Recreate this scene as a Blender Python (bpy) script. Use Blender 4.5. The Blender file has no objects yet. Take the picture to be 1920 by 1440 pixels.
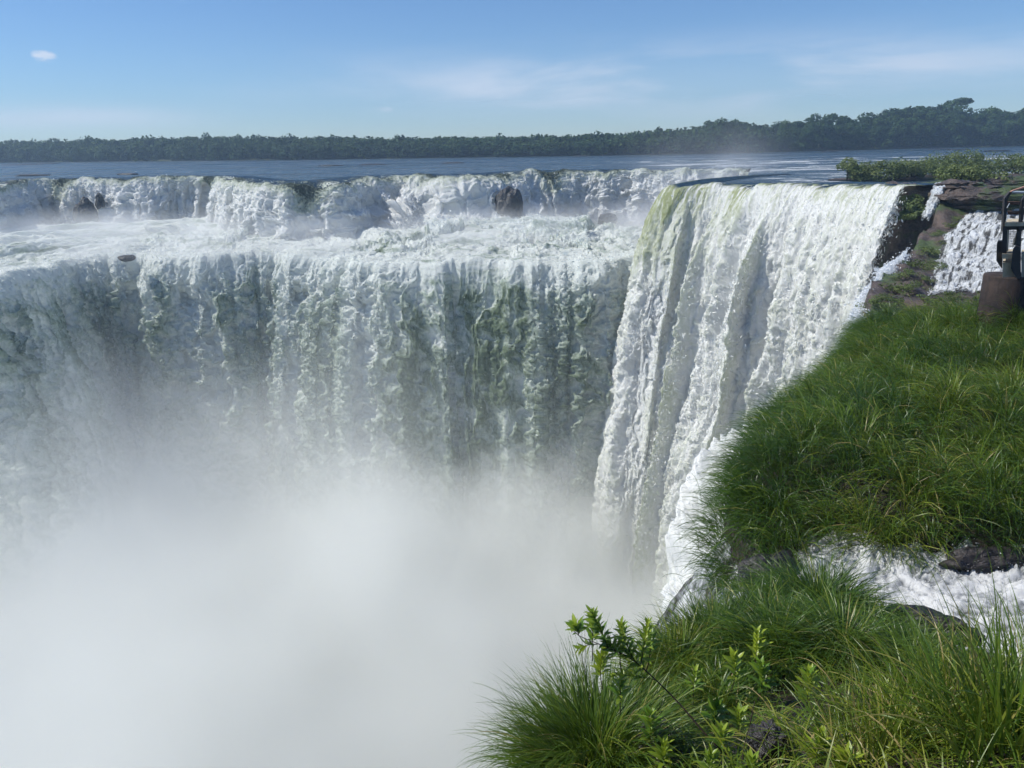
import bpy, math, random
import numpy as np
from math import radians as R
from mathutils import Vector

random.seed(7)
RNG = np.random.default_rng(7)
SC = bpy.context.scene
COL = SC.collection

# ------------------------------------------------------------------ camera
F = 1440.0
TH = math.atan(450 / 1440)
RO = R(1.05)
CAMZ = 7.0
fw = np.array([0, math.cos(TH), -math.sin(TH)])
r0 = np.array([1.0, 0, 0])
u0 = np.array([0, math.sin(TH), math.cos(TH)])
rt = r0 * math.cos(RO) - u0 * math.sin(RO)
up = u0 * math.cos(RO) + r0 * math.sin(RO)
CAM = np.array([0, 0, CAMZ])

cd = bpy.data.cameras.new('camera')
cam = bpy.data.objects.new('camera', cd)
COL.objects.link(cam)
from mathutils import Matrix
m = Matrix(((rt[0], up[0], -fw[0], 0), (rt[1], up[1], -fw[1], 0), (rt[2], up[2], -fw[2], CAMZ), (0, 0, 0, 1)))
cam.matrix_world = m
cd.sensor_width = 36
cd.lens = 36 * F / 1920
cd.clip_start = 0.1
cd.clip_end = 12000
SC.camera = cam


def ray(px, py):
    return fw + (px - 960) / F * rt - (py - 720) / F * up


def PZ(px, py, z):
    d = ray(px, py)
    return CAM + d * ((z - CAMZ) / d[2])


def PY(px, py, Y):
    d = ray(px, py)
    return CAM + d * (Y / d[1])


# ------------------------------------------------------------------ noise (numpy gradient noise)
_perm = np.random.default_rng(3).permutation(256).astype(np.int32)
_perm = np.concatenate([_perm, _perm])
_ang = np.linspace(0, 2 * np.pi, 256, endpoint=False)
_gx, _gy = np.cos(_ang).astype(np.float32), np.sin(_ang).astype(np.float32)


def perlin(x, y, seed=0):
    x = np.asarray(x, np.float32) + seed * 17.31
    y = np.asarray(y, np.float32) + seed * 9.77
    xi = np.floor(x).astype(np.int32)
    yi = np.floor(y).astype(np.int32)
    xf, yf = x - xi, y - yi
    xi &= 255
    yi &= 255
    u = xf * xf * xf * (xf * (xf * 6 - 15) + 10)
    v = yf * yf * yf * (yf * (yf * 6 - 15) + 10)

    def g(ix, iy, dx, dy):
        h = _perm[_perm[ix & 255] + (iy & 255)]
        return _gx[h] * dx + _gy[h] * dy
    n00 = g(xi, yi, xf, yf)
    n10 = g(xi + 1, yi, xf - 1, yf)
    n01 = g(xi, yi + 1, xf, yf - 1)
    n11 = g(xi + 1, yi + 1, xf - 1, yf - 1)
    a = n00 + u * (n10 - n00)
    b = n01 + u * (n11 - n01)
    return 1.45 * (a + v * (b - a))


def fbm(x, y, o=4, seed=0, gain=.5):
    s, a = 0, 1.0
    for i in range(o):
        s = s + a * perlin(x * 2.03 ** i, y * 2.03 ** i, seed + i * 3)
        a *= gain
    return s


def billow(x, y, o=4, seed=0, gain=.5):
    """rounded puffs with sharp creases between them, 0 in the crease .. ~1 on top"""
    s, a, t = 0, 1.0, 0
    for i in range(o):
        s = s + a * (np.sqrt(perlin(x * 2.1 ** i, y * 2.1 ** i, seed + i * 3) ** 2 + .012) - .06) * 1.6
        t += a
        a *= gain
    return s / t


def sst(e0, e1, x):
    t = np.clip((x - e0) / (e1 - e0), 0, 1)
    return t * t * (3 - 2 * t)


# ------------------------------------------------------------------ object helpers
def tag(o, label=None, cat=None, group=None, kind=None):
    if label: o['label'] = label
    if cat: o['category'] = cat
    if group: o['group'] = group
    if kind: o['kind'] = kind
    return o


def np_mesh(name, verts, faces, mat, smooth=True, attrs=None, parent=None):
    """verts (N,3), faces (M,k) with constant k"""
    verts = np.ascontiguousarray(verts, np.float32)
    faces = np.ascontiguousarray(faces, np.int32)
    me = bpy.data.meshes.new(name)
    k = faces.shape[1]
    me.vertices.add(len(verts))
    me.vertices.foreach_set('co', verts.ravel())
    me.loops.add(faces.size)
    me.loops.foreach_set('vertex_index', faces.ravel())
    me.polygons.add(len(faces))
    me.polygons.foreach_set('loop_start', np.arange(len(faces), dtype=np.int32) * k)
    me.polygons.foreach_set('loop_total', np.full(len(faces), k, np.int32))
    me.polygons.foreach_set('use_smooth', np.full(len(faces), smooth))
    if attrs:
        for an, av in attrs.items():
            a = me.attributes.new(an, 'FLOAT', 'POINT')
            a.data.foreach_set('value', np.ascontiguousarray(av, np.float32).ravel())
    me.update(calc_edges=True)
    if mat is not None:
        me.materials.append(mat)
    o = bpy.data.objects.new(name, me)
    COL.objects.link(o)
    if parent is not None:
        o.parent = parent
    return o


def grid_faces(nr, nc):
    i = np.arange(nr - 1)[:, None] * nc + np.arange(nc - 1)[None, :]
    return np.stack([i, i + 1, i + nc + 1, i + nc], -1).reshape(-1, 4)


def grid_normals(G):
    """G (nr,nc,3)"""
    du = np.gradient(G, axis=0)
    dv = np.gradient(G, axis=1)
    n = np.cross(dv, du)
    n /= np.linalg.norm(n, axis=-1, keepdims=True) + 1e-9
    return n


def empty(name, loc, label=None, cat=None, group=None):
    o = bpy.data.objects.new(name, None)
    COL.objects.link(o)
    o.location = [float(v) for v in loc]
    return tag(o, label, cat, group)


def sheet_mesh(name, G, foam, mat, nfl=0, size=.2, off=.25, calm=None, prob=None, streak=1.0, seed=1):
    """flowing sheet plus a skin of loose spray flecks thrown off it, all one mesh"""
    nr, nc = foam.shape
    foam = np.clip(foam, 0, 1)
    calm = np.zeros_like(foam) if calm is None else np.clip(calm, 0, 1)
    V = [G.reshape(-1, 3)]
    Fc = [grid_faces(nr, nc)]
    at = [foam.ravel()]
    ac = [calm.ravel()]
    if nfl:
        rg = np.random.default_rng(seed)
        du = np.gradient(G, axis=0); dv = np.gradient(G, axis=1)
        cr = np.cross(dv, du)
        area = np.linalg.norm(cr, axis=-1)
        Nn = cr / (area[..., None] + 1e-9)
        p = np.minimum(area, np.percentile(area, 99)) * (.05 + foam ** 1.5) * (1 - calm) * (1 if prob is None else prob)
        p = p.ravel() / p.sum()
        cum = np.cumsum(p)
        idx = np.searchsorted(cum, rg.uniform(0, 1, nfl)).clip(0, len(p) - 1)
        P = G.reshape(-1, 3)[idx] + du.reshape(-1, 3)[idx] * rg.uniform(-.5, .5, (nfl, 1)) + dv.reshape(-1, 3)[idx] * rg.uniform(-.5, .5, (nfl, 1))
        P = P + Nn.reshape(-1, 3)[idx] * rg.exponential(off, (nfl, 1))
        P[:, 2] += rg.normal(0, off * .4, nfl)
        a = rg.normal(0, 1, (nfl, 3)); a[:, 2] *= streak; a /= np.linalg.norm(a, axis=1, keepdims=True)
        b = np.cross(a, rg.normal(0, 1, (nfl, 3))); b /= np.linalg.norm(b, axis=1, keepdims=True)
        sz = size * rg.lognormal(-.25, .45, (nfl, 1))
        Q = np.stack([P - a * sz * streak ** .5, P + b * sz * .6, P + a * sz * streak ** .5, P - b * sz * .6], 1).reshape(-1, 3)
        V.append(Q)
        Fc.append(np.arange(4 * nfl).reshape(-1, 4) + nr * nc)
        at.append(np.repeat(np.clip(foam.ravel()[idx] * .5 + .5 + rg.normal(0, .12, nfl), 0, 1), 4))
        ac.append(np.zeros(4 * nfl))
    return np_mesh(name, np.vstack(V), np.vstack(Fc), mat, attrs={'foam': np.concatenate(at), 'calm': np.concatenate(ac)})


class MB:
    """collects boxes, tubes and lathes, builds one mesh object"""
    def __init__(s):
        s.v, s.f = [], []

    def box(s, c, d, axes=None, bev=0.0):
        c = np.array(c, float)
        A = np.eye(3) if axes is None else np.array(axes, float)
        d = np.array(d, float) / 2
        n = len(s.v)
        b = min(bev, min(d) * .45)
        if b <= 0:
            for x in (-1, 1):
                for y in (-1, 1):
                    for z in (-1, 1):
                        s.v.append(c + A[0] * x * d[0] + A[1] * y * d[1] + A[2] * z * d[2])
            for f in ((0, 1, 3, 2), (4, 6, 7, 5), (0, 4, 5, 1), (2, 3, 7, 6), (0, 2, 6, 4), (1, 5, 7, 3)):
                s.f.append([n + i for i in f])
            return s
        import bmesh
        bm = bmesh.new()
        bmesh.ops.create_cube(bm, size=1)
        for v in bm.verts:
            v.co = Vector((v.co.x * 2 * d[0], v.co.y * 2 * d[1], v.co.z * 2 * d[2]))
        bmesh.ops.bevel(bm, geom=bm.edges[:], offset=b, segments=1, affect='EDGES')
        bm.verts.ensure_lookup_table()
        for v in bm.verts:
            s.v.append(c + A[0] * v.co.x + A[1] * v.co.y + A[2] * v.co.z)
        for f in bm.faces:
            s.f.append([n + v.index for v in f.verts])
        bm.free()
        return s

    def prism(s, pts, a, b):
        """closed outline pts (list of 3D) extruded from offset a to offset b"""
        n, k = len(s.v), len(pts)
        for off in (a, b):
            for p in pts:
                s.v.append(np.array(p, float) + np.array(off, float))
        s.f.append([n + i for i in range(k)][::-1])
        s.f.append([n + k + i for i in range(k)])
        for i in range(k):
            j = (i + 1) % k
            s.f.append([n + i, n + j, n + k + j, n + k + i])
        return s

    def tube(s, pts, rad, k=8, cap=True):
        pts = [np.array(p, float) for p in pts]
        if not hasattr(rad, '__len__'):
            rad = [rad] * len(pts)
        n = len(s.v)
        prev = None
        for i, p in enumerate(pts):
            t = pts[min(i + 1, len(pts) - 1)] - pts[max(i - 1, 0)]
            t = t / (np.linalg.norm(t) + 1e-9)
            a = np.array([0, 0, 1.0]) if abs(t[2]) < .9 else np.array([1.0, 0, 0])
            if prev is not None:
                a = prev
            b = np.cross(t, a)
            b /= np.linalg.norm(b) + 1e-9
            a = np.cross(b, t)
            prev = a
            for j in range(k):
                an = 2 * math.pi * j / k
                s.v.append(p + rad[i] * (a * math.cos(an) + b * math.sin(an)))
        for i in range(len(pts) - 1):
            for j in range(k):
                q = n + i * k
                s.f.append([q + j, q + (j + 1) % k, q + k + (j + 1) % k, q + k + j])
        if cap:
            s.f.append([n + j for j in range(k)][::-1])
            s.f.append([n + (len(pts) - 1) * k + j for j in range(k)])
        return s

    def build(s, name, mat, parent=None, smooth=False):
        me = bpy.data.meshes.new(name)
        P = [tuple(map(float, v)) for v in s.v]
        if parent is not None:
            L = parent.matrix_world.translation if parent.parent is None else None
        me.from_pydata(P, [], s.f)
        me.validate()
        for p in me.polygons:
            p.use_smooth = smooth
        me.materials.append(mat)
        o = bpy.data.objects.new(name, me)
        COL.objects.link(o)
        if parent is not None:
            o.parent = parent
        return o


# ------------------------------------------------------------------ materials
def new_mat(name):
    mt = bpy.data.materials.new(name)
    mt.use_nodes = True
    nt = mt.node_tree
    nt.nodes.clear()
    out = nt.nodes.new('ShaderNodeOutputMaterial')
    return mt, nt, out


class NT:
    def __init__(s, nt):
        s.nt = nt

    def n(s, t, **k):
        nd = s.nt.nodes.new('ShaderNode' + t)
        for a, b in k.items():
            if a.startswith('i_'):
                nd.inputs[a[2:].replace('_', ' ')].default_value = b
            else:
                setattr(nd, a, b)
        return nd

    def l(s, a, b):
        s.nt.links.new(a, b)

    def math(s, op, a, b=None, c=None, clamp=False):
        nd = s.nt.nodes.new('ShaderNodeMath')
        nd.operation = op
        nd.use_clamp = clamp
        for i, v in enumerate((a, b, c)):
            if v is None: continue
            if isinstance(v, (int, float)):
                nd.inputs[i].default_value = v
            else:
                s.l(v, nd.inputs[i])
        return nd.outputs[0]

    def mr(s, v, a, b, c=0.0, d=1.0, smooth=True):
        nd = s.nt.nodes.new('ShaderNodeMapRange')
        nd.interpolation_type = 'SMOOTHSTEP' if smooth else 'LINEAR'
        s.l(v, nd.inputs[0])
        for i, q in enumerate((a, b, c, d)):
            nd.inputs[i + 1].default_value = q
        return nd.outputs[0]

    def noise(s, vec, scale, detail=4, rough=.55, dist=0.0):
        nd = s.n('TexNoise')
        nd.inputs['Scale'].default_value = scale
        nd.inputs['Detail'].default_value = detail
        nd.inputs['Roughness'].default_value = rough
        nd.inputs['Distortion'].default_value = dist
        if vec is not None: s.l(vec, nd.inputs['Vector'])
        return nd.outputs[0]

    def mapping(s, vec, scale=(1, 1, 1), rot=(0, 0, 0), loc=(0, 0, 0)):
        nd = s.n('Mapping')
        nd.inputs['Scale'].default_value = scale
        nd.inputs['Rotation'].default_value = rot
        nd.inputs['Location'].default_value = loc
        s.l(vec, nd.inputs['Vector'])
        return nd.outputs[0]

    def ramp(s, v, stops):
        nd = s.n('ValToRGB')
        el = nd.color_ramp.elements
        while len(el) < len(stops):
            el.new(.5)
        for e, (p, c) in zip(el, stops):
            e.position = p
            e.color = (*c, 1) if len(c) == 3 else c
        s.l(v, nd.inputs[0])
        return nd.outputs[0]

    def mix(s, f, a, b):
        nd = s.n('Mix', data_type='RGBA')
        for sock, v in ((nd.inputs[0], f), (nd.inputs[6], a), (nd.inputs[7], b)):
            if isinstance(v, (int, float)): sock.default_value = v
            elif isinstance(v, tuple): sock.default_value = (*v, 1)
            else: s.l(v, sock)
        return nd.outputs[2]

    def bump(s, h, strength=.5, dist=.1):
        nd = s.n('Bump')
        nd.inputs['Strength'].default_value = strength
        nd.inputs['Distance'].default_value = dist
        s.l(h, nd.inputs['Height'])
        return nd.outputs[0]

    def attr(s, name):
        nd = s.n('Attribute', attribute_name=name)
        return nd.outputs['Fac']

    def obj(s):
        return s.n('TexCoord').outputs['Object']


def principled(T, out, color, rough=.6, spec=.5, normal=None, **kw):
    b = T.n('BsdfPrincipled')
    if isinstance(color, tuple): b.inputs['Base Color'].default_value = (*color, 1)
    else: T.l(color, b.inputs['Base Color'])
    if isinstance(rough, (int, float)): b.inputs['Roughness'].default_value = rough
    else: T.l(rough, b.inputs['Roughness'])
    b.inputs['Specular IOR Level'].default_value = spec
    if normal is not None: T.l(normal, b.inputs['Normal'])
    for k, v in kw.items():
        b.inputs[k.replace('_', ' ')].default_value = v
    if out is not None: T.l(b.outputs[0], out.inputs['Surface'])
    return b.outputs[0]


def foam_mat(name, green=(0.16, 0.21, 0.13), white=(0.88, 0.91, 0.875), mid=(0.50, 0.57, 0.49), rough=.95, transl=.45, fine=2.2, bd=.25):
    """falling white water: 'foam' attribute 0 = clear green sheet, 1 = white froth"""
    mt, nt, out = new_mat(name)
    T = NT(nt)
    co = T.obj()
    f = T.attr('foam')
    nz = T.noise(T.mapping(co, (1, 1, .45)), fine, 5, .65)
    f2 = T.math('ADD', f, T.math('MULTIPLY', T.math('SUBTRACT', nz, .5), .9), clamp=True)
    colr = T.ramp(f2, [(0.0, green), (.35, mid), (.75, white)])
    bmp = T.bump(T.noise(T.mapping(co, (1, 1, .6)), fine * 1.6, 6, .75), .5, bd)
    s = principled(T, None, colr, rough, .12, bmp)
    tr = T.n('BsdfTranslucent')
    T.l(colr, tr.inputs['Color'])
    mx = T.n('MixShader')
    mx.inputs[0].default_value = transl
    T.l(s, mx.inputs[1])
    T.l(tr.outputs[0], mx.inputs[2])
    cb = T.bump(T.noise(T.mapping(co, (1, 1.6, 1)), .9, 5, .6), .9, .6)
    cs = principled(T, None, (.014, .034, .050), .25, .5, cb)
    m2 = T.n('MixShader')
    T.l(T.attr('calm'), m2.inputs[0])
    T.l(mx.outputs[0], m2.inputs[1])
    T.l(cs, m2.inputs[2])
    T.l(m2.outputs[0], out.inputs['Surface'])
    return mt


M = {}
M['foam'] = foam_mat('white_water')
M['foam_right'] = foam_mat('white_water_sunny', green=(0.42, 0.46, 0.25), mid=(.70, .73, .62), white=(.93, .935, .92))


def river_mat():
    mt, nt, out = new_mat('river_water')
    T = NT(nt)
    co = T.obj()
    w1 = T.noise(T.mapping(co, (.6, 1.6, 1)), .45, 7, .68, .5)
    w2 = T.noise(T.mapping(co, (.25, 1.0, 1)), .06, 3, .5)
    h = T.math('ADD', w1, T.math('MULTIPLY', w2, 1.5))
    bmp = T.bump(h, 1.0, 2.2)
    # rapids: long streaks of foam, more of them towards the right bank
    sx = T.n('SeparateXYZ'); T.l(co, sx.inputs[0])
    X, Y = sx.outputs[0], sx.outputs[1]
    zone = T.math('MULTIPLY', T.mr(X, 10, 60), T.math('MULTIPLY', T.mr(Y, 430, 250), T.mr(Y, 120, 135)))
    st = T.noise(T.mapping(co, (.05, .11, 1)), 1.0, 5, .7, .6)
    st2 = T.noise(T.mapping(co, (.5, 1.2, 1)), 1.0, 4, .7)
    amt = T.math('ADD', T.math('MULTIPLY', zone, .135), T.math('ADD', T.math('MULTIPLY', st, .75), T.math('MULTIPLY', st2, .25)))
    fo = T.mr(amt, .655, .70)
    foam = principled(T, None, (.8, .83, .85), .7, .3, bmp)
    water = principled(T, None, T.mix(w2, (.016, .044, .072), (.026, .058, .082)), T.mr(T.noise(T.mapping(co, (.012, .06, 1)), 1.0, 4, .6), .35, .65, .12, .42), .5, bmp)
    mx = T.n('MixShader')
    T.l(fo, mx.inputs[0]); T.l(water, mx.inputs[1]); T.l(foam, mx.inputs[2])
    T.l(mx.outputs[0], out.inputs['Surface'])
    return mt


M['river'] = river_mat()


def rock_mat(name, dark, light, moss=None, scale=1.0, wet=.45):
    mt, nt, out = new_mat(name)
    T = NT(nt)
    co = T.obj()
    n1 = T.noise(co, .9 * scale, 8, .65)
    n2 = T.noise(T.mapping(co, (.4, .4, 2.2)), 1.0 * scale, 6, .6)
    c = T.mix(T.mr(n1, .35, .68), dark, light)
    c = T.mix(T.mr(n2, .5, .7, 0, .6), c, tuple(v * .45 for v in dark))
    if moss:
        mo = T.noise(co, .35 * scale, 5, .6)
        geo = T.n('NewGeometry')
        s = T.n('SeparateXYZ'); T.l(geo.outputs['Normal'], s.inputs[0])
        f = T.math('ADD', mo, T.math('MULTIPLY', s.outputs[2], .12))
        c = T.mix(T.mr(f, .50, .60), c, T.mix(n1, moss, tuple(v * .5 for v in moss)))
    h = T.math('ADD', n1, T.math('MULTIPLY', n2, .8))
    principled(T, out, c, T.mr(n1, .3, .7, wet - .15, wet + .35), .5, T.bump(h, .8, .35 / scale))
    return mt


M['rock'] = rock_mat('dark_basalt', (.016, .016, .018), (.05, .047, .048), None, 1.0)
M['bank'] = rock_mat('brown_basalt', (.06, .044, .037), (.16, .115, .092), (.05, .085, .03), .7, .6)
M['soil'] = rock_mat('wet_soil', (.018, .014, .012), (.055, .040, .032), (.03, .05, .015), 3.0, .5)
M['nearrock'] = rock_mat('wet_black_rock', (.010, .009, .010), (.05, .042, .042), None, 6.0, .35)

# ------------------------------------------------------------------ land: bank with bluff, heightfield
anch = [  # px, py, world Y
    (1860, 625, 26), (1700, 625, 27.5), (1640, 640, 28), (1600, 680, 26), (1540, 760, 21.3), (1440, 830, 17.6), (1370, 890, 16.2),
    (1350, 960, 14.6), (1400, 1020, 13.3), (1560, 1010, 13.3), (1750, 1030, 12.9), (1920, 1050, 12.6), (1900, 800, 17.6), (1700, 720, 21.5), (1600, 880, 15.4),
    (1750, 900, 14.9), (2100, 800, 19), (2200, 1050, 12), (2100, 620, 27),
]
A3 = [PY(*a) for a in anch]
A3 += [PZ(*a) for a in [(1430, 1075, -.9), (1600, 1080, -.85), (1800, 1120, -.8), (1920, 1130, -.75), (2200, 1150, -.7), (1700, 1070, -.85),
                        (1350, 1140, -1.0), (1260, 1190, -1.2), (1215, 1290, -1.0), (1900, 1180, -.7), (2150, 1250, -.3)]]
A3 += [PY(*a) for a in [
    (1540, 1125, 9.6), (1400, 1178, 8.9), (1300, 1228, 8.3), (1650, 1225, 9.2), (1750, 1270, 8.6),
    (1450, 1330, 6.9), (1290, 1370, 7.2), (1430, 1430, 5.4), (1600, 1340, 6.2), (1700, 1440, 4.3), (1900, 1420, 3.9), (1900, 1310, 6.0),
    (1080, 1470, 6.3), (980, 1500, 6.2), (1180, 1440, 6.2), (1250, 1500, 5.2), (2300, 1400, 4.2), (1500, 1800, 2.8), (1200, 1900, 2.8)]]
# plateau + bluff
A3 += [PY(*a) for a in [(1625, 600, 54), (1700, 570, 56), (1850, 556, 58), (1950, 556, 58), (1650, 530, 62), (1700, 478, 74), (1740, 500, 70), (1735, 425, 82),
                        (1772, 400, 84), (1785, 352, 91), (1850, 350, 97), (1950, 350, 98), (1765, 350, 90), (1700, 353, 90), (1745, 470, 75), (1800, 420, 80),
                        (1870, 395, 84), (1950, 385, 86)]]
A3 += [np.array(v, float) for v in [(0, -6, 3.5), (12, -6, 4), (30, 0, 4), (60, 10, 2), (60, 40, .5), (95, 60, 0), (95, 104, -.5), (95, 116, -1.5), (56, 110, -2), (75, 112, -2), (40, 40, -4), (33, 44, -6),
                                    (40, 35, -.5)]]
A3 = np.array(A3)


def tps_fit(P, lam=1e-2):
    n = len(P)
    d = np.linalg.norm(P[:, None, :2] - P[None, :, :2], axis=-1)
    K = np.where(d > 0, d * d * np.log(d + 1e-9), 0) + lam * np.eye(n) * n
    Q = np.c_[np.ones(n), P[:, :2]]
    Am = np.zeros((n + 3, n + 3))
    Am[:n, :n] = K
    Am[:n, n:] = Q
    Am[n:, :n] = Q.T
    return np.linalg.solve(Am, np.r_[P[:, 2], 0, 0, 0])


_W = tps_fit(A3, .02)


def top_z(x, y):
    x = np.asarray(x, float); y = np.asarray(y, float)
    s = _W[-3] + _W[-2] * x + _W[-1] * y
    for i, p in enumerate(A3):
        d2 = (x - p[0]) ** 2 + (y - p[1]) ** 2
        s = s + _W[i] * .5 * d2 * np.log(d2 + 1e-12)
    return s


edge_pts = [PY(1694, 352, 90), PY(1768, 352, 88), PY(1752, 412, 82), PY(1718, 450, 77), PY(1703, 478, 73), PY(1655, 512, 64), PY(1630, 550, 58), PY(1624, 600, 52),
            PY(1632, 625, 42), PY(1622, 640, 32), PY(1585, 690, 26), PY(1510, 770, 21.5), PY(1440, 820, 18.6), PY(1388, 880, 16.4), PY(1378, 950, 14.8), PY(1412, 1012, 13.4),
            PZ(1452, 1060, -.9), PZ(1425, 1095, -.95), PZ(1345, 1135, -1), PZ(1255, 1192, -1.1), PZ(1215, 1280, -1), PY(1170, 1350, 7.6), PY(1080, 1370, 7.2), PY(975, 1440, 6.5),
            PY(930, 1560, 5.9), np.array([-1.5, 3, 0]), np.array([-4, -3, 0])]
edge = np.array(edge_pts)[:, :2]
poly = np.vstack([edge, [(-6, -12), (110, -12), (110, 110), (PY(1694, 352, 90)[0] + 3, 108)]])


def inside(x, y, P):
    c = np.zeros(x.shape, bool)
    j = len(P) - 1
    for i in range(len(P)):
        xi, yi, xj, yj = P[i, 0], P[i, 1], P[j, 0], P[j, 1]
        if yi != yj:
            c ^= ((yi > y) != (yj > y)) & (x < (xj - xi) * (y - yi) / (yj - yi) + xi)
        j = i
    return c


def dist_poly(x, y, P):
    d = np.full(x.shape, 1e9)
    for a, b in zip(P[:-1], P[1:]):
        ab = b - a
        t = np.clip(((x - a[0]) * ab[0] + (y - a[1]) * ab[1]) / (ab @ ab + 1e-12), 0, 1)
        d = np.minimum(d, np.hypot(x - a[0] - t * ab[0], y - a[1] - t * ab[1]))
    return d


def land_z(x, y, rough=True):
    x = np.asarray(x, float); y = np.asarray(y, float)
    z = np.clip(top_z(x, y), -9, 4.2)
    ins = inside(x, y, poly)
    d = dist_poly(x, y, edge)
    z = z + (.42 * fbm(x / 2.6, y / 2.6, 2, 15) + .1) * sst(-.75, -.3, z) * sst(34, 30, y) * sst(11.5, 13.5, y) * sst(0, 1.2, d)
    far = sst(34, 48, y)
    if rough:
        z = z + far * (1.3 * fbm(x / 7, y / 7, 4, 5) * .5 + .9 * billow(x / 3.2, y / 3.2, 4, 8, .6) - .35) + .09 * fbm(x / .7, y / .7, 3, 9) * (1 - far)
        jag = fbm(x / 2.2, y / 2.2, 3, 12) * (.25 + far * .8)
    else:
        jag = 0
    dd = np.where(ins, -d, d) + jag * .6
    drop = np.clip(dd, 0, 99) * 7
    ledge = 3.2
    q = drop / ledge
    dr = (np.floor(q) + sst(.45, 1, q - np.floor(q))) * ledge
    drop = np.where(far > .3, dr, drop)
    return z - np.minimum(drop, 80)


def build_land():
    # fine near part and coarser far part joined in one sheet
    xs = np.concatenate([np.arange(-6, 20, .12), np.arange(20, 88, .32)])
    ys = np.concatenate([np.arange(-10, 3, .5), np.arange(3, 16, .12), np.arange(16, 34, .2), np.arange(34, 127, .35)])
    X, Y = np.meshgrid(xs, ys)
    Z = land_z(X, Y)
    V = np.stack([X, Y, Z], -1).reshape(-1, 3)
    Fc = grid_faces(len(ys), len(xs))
    zf = Z.reshape(-1)
    keep = (zf[Fc] > -78).any(1)
    o = np_mesh('ground', V, Fc[keep], M['bank'], attrs={'near': sst(38, 30, V[:, 1])})
    o['kind'] = 'structure'
    return o


def ground_material():
    """rocky bank: bare brown rock far, dark wet soil near"""
    mt, nt, out = new_mat('bank_ground')
    T = NT(nt)
    co = T.obj()
    n1 = T.noise(co, .55, 8, .68)
    n2 = T.noise(T.mapping(co, (.35, .35, 1.6)), 1.0, 6, .6)
    n3 = T.noise(co, .16, 5, .6)
    n4 = T.noise(co, 5.0, 6, .65)
    rock = T.mix(T.mr(n1, .35, .66), (.040, .032, .030), (.115, .084, .070))
    rock = T.mix(T.mr(n2, .5, .68, 0, .7), rock, (.03, .026, .024))
    moss = T.mix(T.mr(n4, .35, .65), (.035, .055, .018), (.07, .10, .035))
    rock = T.mix(T.mr(n3, .50, .58), rock, moss)
    soil = T.mix(T.mr(n4, .35, .7), (.016, .012, .010), (.06, .042, .032))
    c = T.mix(T.attr('near'), rock, soil)
    h = T.math('ADD', T.math('MULTIPLY', n1, 1.2), T.math('ADD', n2, T.math('MULTIPLY', n4, .35)))
    principled(T, out, c, T.mr(n4, .3, .7, .3, .8), .45, T.bump(h, .9, .35))
    return mt


M['bank'] = ground_material()
land = build_land()

# ------------------------------------------------------------------ falls as flowing sheets
def catmull(P, n):
    P = np.array(P, float)
    P = np.vstack([2 * P[0] - P[1], P, 2 * P[-1] - P[-2]])
    seg = np.linalg.norm(np.diff(P[1:-1], axis=0), axis=1) ** .5
    out = []
    for i in range(len(P) - 3):
        t = np.linspace(0, 1, 40, endpoint=False)[:, None]
        p0, p1, p2, p3 = P[i:i + 4]
        out.append(.5 * (2 * p1 + (p2 - p0) * t + (2 * p0 - 5 * p1 + 4 * p2 - p3) * t ** 2 + (3 * p1 - p0 - 3 * p2 + p3) * t ** 3))
    out = np.vstack(out + [P[-2][None]])
    L = np.r_[0, np.cumsum(np.linalg.norm(np.diff(out[:, :2], axis=0), axis=1))]
    s = np.linspace(0, L[-1], n)
    return np.stack([np.interp(s, L, out[:, k]) for k in range(out.shape[1])], -1), s


def smooth1(a, w):
    k = np.ones(w) / w
    pad = np.pad(a, ((w // 2, w - 1 - w // 2), (0, 0)), mode='edge')
    return np.stack([np.convolve(pad[:, i], k, 'valid') for i in range(a.shape[1])], -1)


def fall_sheet(lip, ns, up_len, rows_up, rows_dn, H, Tthrow, dirs=None, dmix=.0, rise=0.0, sm=30):
    """lip: list of (x,y,z[,H,T]); returns grid G(nt,ns,3), s, tdist (distance along flow, <0 upstream), q"""
    C, s = catmull(lip, ns)
    P = C[:, :3]
    tang = np.gradient(P[:, :2], axis=0)
    tang = smooth1(tang, max(3, ns // sm))
    tang /= np.linalg.norm(tang, axis=1, keepdims=True)
    nrm = np.stack([tang[:, 1], -tang[:, 0]], -1)
    if dirs is not None:
        nrm = nrm * (1 - dmix) + np.asarray(dirs)[None] * dmix
        nrm /= np.linalg.norm(nrm, axis=1, keepdims=True)
    Hs = C[:, 3] if C.shape[1] > 3 else np.full(ns, H)
    Ts = C[:, 4] if C.shape[1] > 4 else np.full(ns, Tthrow)
    # downstream parameter with roughly even arc length
    h = np.linspace(0, 1, 400)
    Tm, Hm = Ts.mean(), Hs.mean()
    arc = np.r_[0, np.cumsum(np.hypot(np.diff(h) * Tm, np.diff(h ** 2) * Hm))]
    hh = np.interp(np.linspace(0, arc[-1], rows_dn + 1)[1:], arc, h)
    tu = np.linspace(-up_len, 0, rows_up)
    tt = np.r_[tu, np.linspace(0, arc[-1], rows_dn + 1)[1:]]
    out_h = np.r_[tu, np.zeros(rows_dn)][:, None] + np.r_[np.zeros(rows_up), hh][:, None] * Ts[None]
    dz = -np.r_[np.zeros(rows_up), hh ** 2][:, None] * Hs[None]
    G = np.zeros((len(tt), ns, 3))
    G[..., 0] = P[None, :, 0] + nrm[None, :, 0] * out_h
    G[..., 1] = P[None, :, 1] + nrm[None, :, 1] * out_h
    G[..., 2] = P[None, :, 2] + dz + np.where(out_h < 0, -out_h * rise, 0)
    return G, s, tt, nrm


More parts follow.
